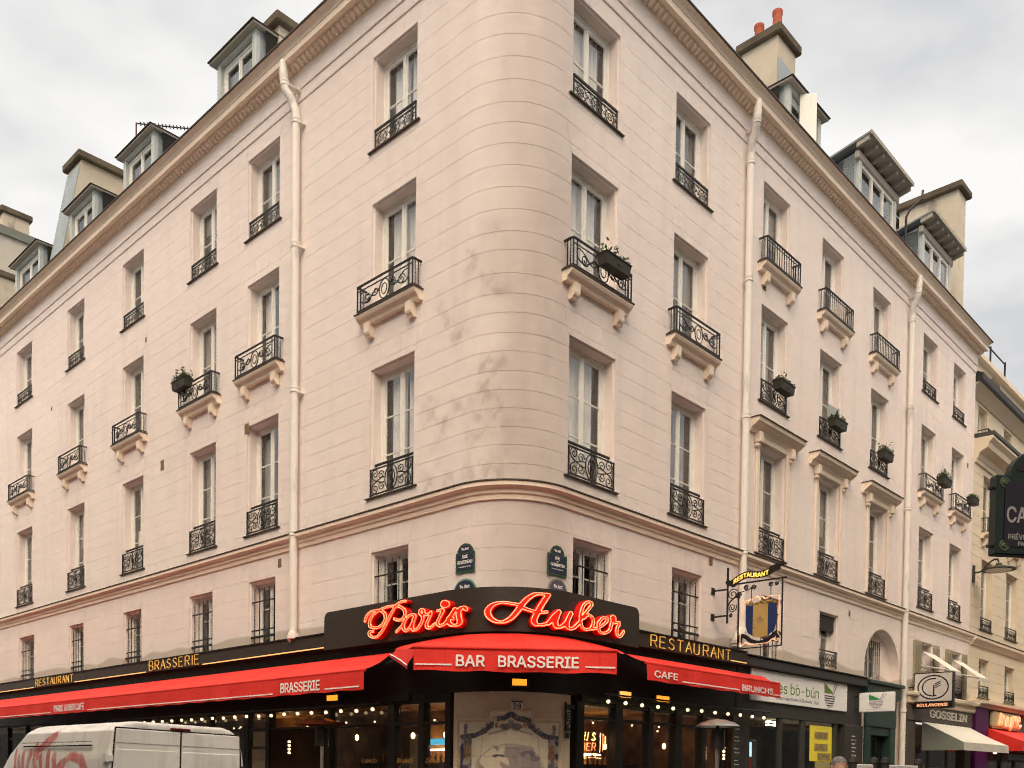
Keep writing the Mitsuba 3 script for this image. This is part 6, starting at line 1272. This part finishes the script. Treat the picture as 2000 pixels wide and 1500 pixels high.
put('tail_light', MB().cbox(.02, .09, -.01, .06, .9, 1.35, .015).cbox(w - .09, w - .02, -.01, .06, .9, 1.35, .015).ply('m_brake_red'), VN, mv)
put('bumper', MB().cbox(.05, w - .05, -.07, .1, .38, .55, .03).ply(PLB), VN, mv)
for x in (.12, w - .12):
    for y in (1.0, 4.3): put('wheel', MB().lathe([[.0, -.1], [.22, -.1], [.33, -.09], [.34, 0], [.33, .09], [.22, .1], [0, .1]], 28).xf(lambda v: np.column_stack([v[:, 2] + x, v[:, 0] + y, v[:, 1] + .34])).ply(SEAL, 40), VN, mv)

# ------------------------------------------------------------------ passer-by (only the top of the head reaches into the frame)
from manifold3d import Manifold
def limb(chain):
    t = trimesh.creation.icosphere(subdivisions=2); v0 = np.array(t.vertices); out = None
    for (p, r), (q_, r2) in zip(chain[:-1], chain[1:]):
        h = Manifold.hull_points(np.vstack([v0 * r + p, v0 * r2 + q_])); out = h if out is None else out + h
    return out
PX = np.array([4.24, 12.0, 0.0])
Pn = thing('person', 'person with short grey hair walking past the noodle shop', 'person')
body = limb([((0, 0, 1.02), .15), ((0, 0, 1.25), .155), ((0, .0, 1.44), .13), ((0, .01, 1.55), .06), ((0, -.01, 1.62), .06)])
for s_ in (-1, 1):
    body += limb([((s_ * .1, 0, .98), .11), ((s_ * .11, .06 * s_, .52), .075), ((s_ * .11, .16 * s_, .1), .05), ((s_ * .11, .16 * s_ - .14, .06), .04)])
    body += limb([((s_ * .12, 0, 1.46), .09), ((s_ * .22, 0, 1.42), .07), ((s_ * .27, .05 * s_, 1.15), .05), ((s_ * .26, -.1, .93), .04), ((s_ * .255, -.13, .84), .035)])
    for j in range(4): body += limb([((s_ * .255, -.13 - .018 * (j - 1.5), .82), .011), ((s_ * .25, -.145 - .018 * (j - 1.5), .76), .009), ((s_ * .24, -.15 - .018 * (j - 1.5), .72), .008)])
    body += limb([((s_ * .245, -.16, .83), .012), ((s_ * .225, -.18, .78), .010)])
head = limb([((0, -.01, 1.68), .085), ((0, .01, 1.76), .092)]) + limb([((0, -.06, 1.645), .045), ((0, -.055, 1.70), .06)]) + limb([((0, -.105, 1.72), .012), ((0, -.118, 1.695), .016)])
for s_ in (-1, 1): head += limb([((s_ * .092, .01, 1.71), .018), ((s_ * .094, .012, 1.74), .02)])
def smoothman(mf, l=.025):
    mf = mf.refine_to_length(l); q_ = mf.to_mesh(); t = trimesh.Trimesh(q_.vert_properties[:, :3], q_.tri_verts); trimesh.smoothing.filter_taubin(t, iterations=12); return t
mp = np.eye(4); mp[:3, 3] = PX
put('body', mikit.ply(smoothman(body), mat('dark_coat', (.018, .02, .03), .8), smooth=True), Pn, mp); put('head', mikit.ply(smoothman(head, .015), mat('skin', (.42, .24, .16), .6), smooth=True), Pn, mp)
hair = limb([((0, .02, 1.775), .1), ((0, .035, 1.72), .095), ((0, .05, 1.68), .075)]) - Manifold.hull_points(np.array([[x, y, z] for x in (-.2, .2) for y in (-.3, -.045) for z in (1.5, 1.79)]))
put('hair', mikit.ply(smoothman(hair, .02), mat('grey_hair', proc(lambda p, n, uv: mix((.10, .095, .09), (.26, .25, .24), noise(p.x * 60, p.y * 60, p.z * 20))), .8), smooth=True), Pn, mp)

# ------------------------------------------------------------------ street works hoarding along the right pavement
def hoarding(label, o, w, stripes):
    k = thing('hoarding', label, 'barrier', None); m = frame(np.asarray(o), dR)
    put('panel', MB().cbox(0, w, -.02, .02, .1, 1.775, .008).ply(LG), k, m)
    for x0, x1, z0, z1, mt in stripes: put('stripe', MB().box(x0, x1, -.024, -.0205, z0, z1).ply(mt), k, m)
    for x in (-.10, w + .03): put('post', MB().lathe([[0, 0], [.05, 0], [.05, 1.78], [.065, 1.80], [.05, 1.86], [0, 1.88]], 14, (x + .03, 0, 0)).ply(PLB, 40), k, m)
RP = mat('red_print', (.45, .06, .05), .5); BP = mat('blue_print', (.05, .06, .25), .5)
hoarding('white hoarding panel with red marks at the bottom edge before the green doorway', (4.46, 12.05, 0), .55, [(.3, .45, 1.68, 1.73, RP), (.1, .5, 1.5, 1.62, BP)])
hoarding('longer white and blue striped hoarding panel before the bakery', (5.10, 12.6, 0), 1.1, [(.02, 1.08, 1.62, 1.70, BP), (.02, 1.08, 1.2, 1.5, BP)])

# ------------------------------------------------------------------ buildings across both streets (behind the viewpoint: seen only in the panes)
def opposite(label, side, s0, s1, d, h):
    k = thing('street_building', label, 'building'); m = FR(side, 0, 0, d); sg_ = -1 if side == 'L' else 1
    a, b_ = min(sg_ * s0, sg_ * s1), max(sg_ * s0, sg_ * s1); hs = []
    for x in (np.arange(b_ - 2.9, b_ - 42, -2.9) if sg_ < 0 else np.arange(a + 1.7, a + 42, 2.9)):
        for z in (4.6, 7.6, 10.6): hs.append(sg.box(x, z, x + 1.2, z + 2.0))
    put('shopfronts', MB().box(a, b_, -.4, .25, 0, 3.9).ply(GY), k, m); put('facade', MB().poly(sg.box(a, 3.9, b_, h).difference(unary_union(hs)), -.4, 0).ply(CR), k, m)
    put('rear_wall', MB().box(a, b_, -9, -.6, 0, h - .3).ply(DK), k, m)
    for z in (4.2, 10.0, h - .4): put('cornice', MB().box(a, b_, .003, .35, z, z + .25).ply(CR), k, m)
    put('roof', MB().add([[a, -.2, h], [b_, -.2, h], [b_, -4.5, h + 3.2], [a, -4.5, h + 3.2], [a, -9, h], [b_, -9, h]], [[0, 1, 2], [0, 2, 3], [3, 2, 5], [3, 5, 4]]).ply(ROOF), k, m)
    for g in hs:
        x0, z0, x1, z1 = g.bounds
        put('window', MB().box(x0, x1, -.30, -.25, z0, z1).ply(DK), k, m)
opposite('pale stone building on the far side of the left street behind the viewpoint', 'L', -4.5, 95, 13.2, 13.5)
opposite('pale stone building on the far side of the right street behind the viewpoint', 'R', -4.0, 95, 12.6, 13.5)
k = thing('street_building', 'pale stone corner building across the crossing behind the viewpoint', 'building'); mk = np.eye(4); mk[:3, 0], mk[:3, 1], mk[:3, 3] = dR, dL, C0
put('wall', MB().box(-34, -13.2, -34, -13.4, 3.9, 14.5, mk).ply(CR), k); put('shopfronts', MB().box(-34, -13.3, -34, -13.5, 0, 3.898, mk).ply(GY), k); put('cornice', MB().box(-34, -12.8, -34, -13.0, 14.502, 14.9, mk).ply(CR), k)
for i in range(5):
    for z in (5.0, 8.2, 11.4):
        put('window', MB().box(-13.22, -13.17, -15.6 - i * 3, -14.4 - i * 3, z, z + 2, mk).ply(DK), k); put('window', MB().box(-15.6 - i * 3, -14.4 - i * 3, -13.42, -13.37, z, z + 2, mk).ply(DK), k)
for _k in list(labels):
    if labels[_k].get('group') is None: labels[_k].pop('group', None)
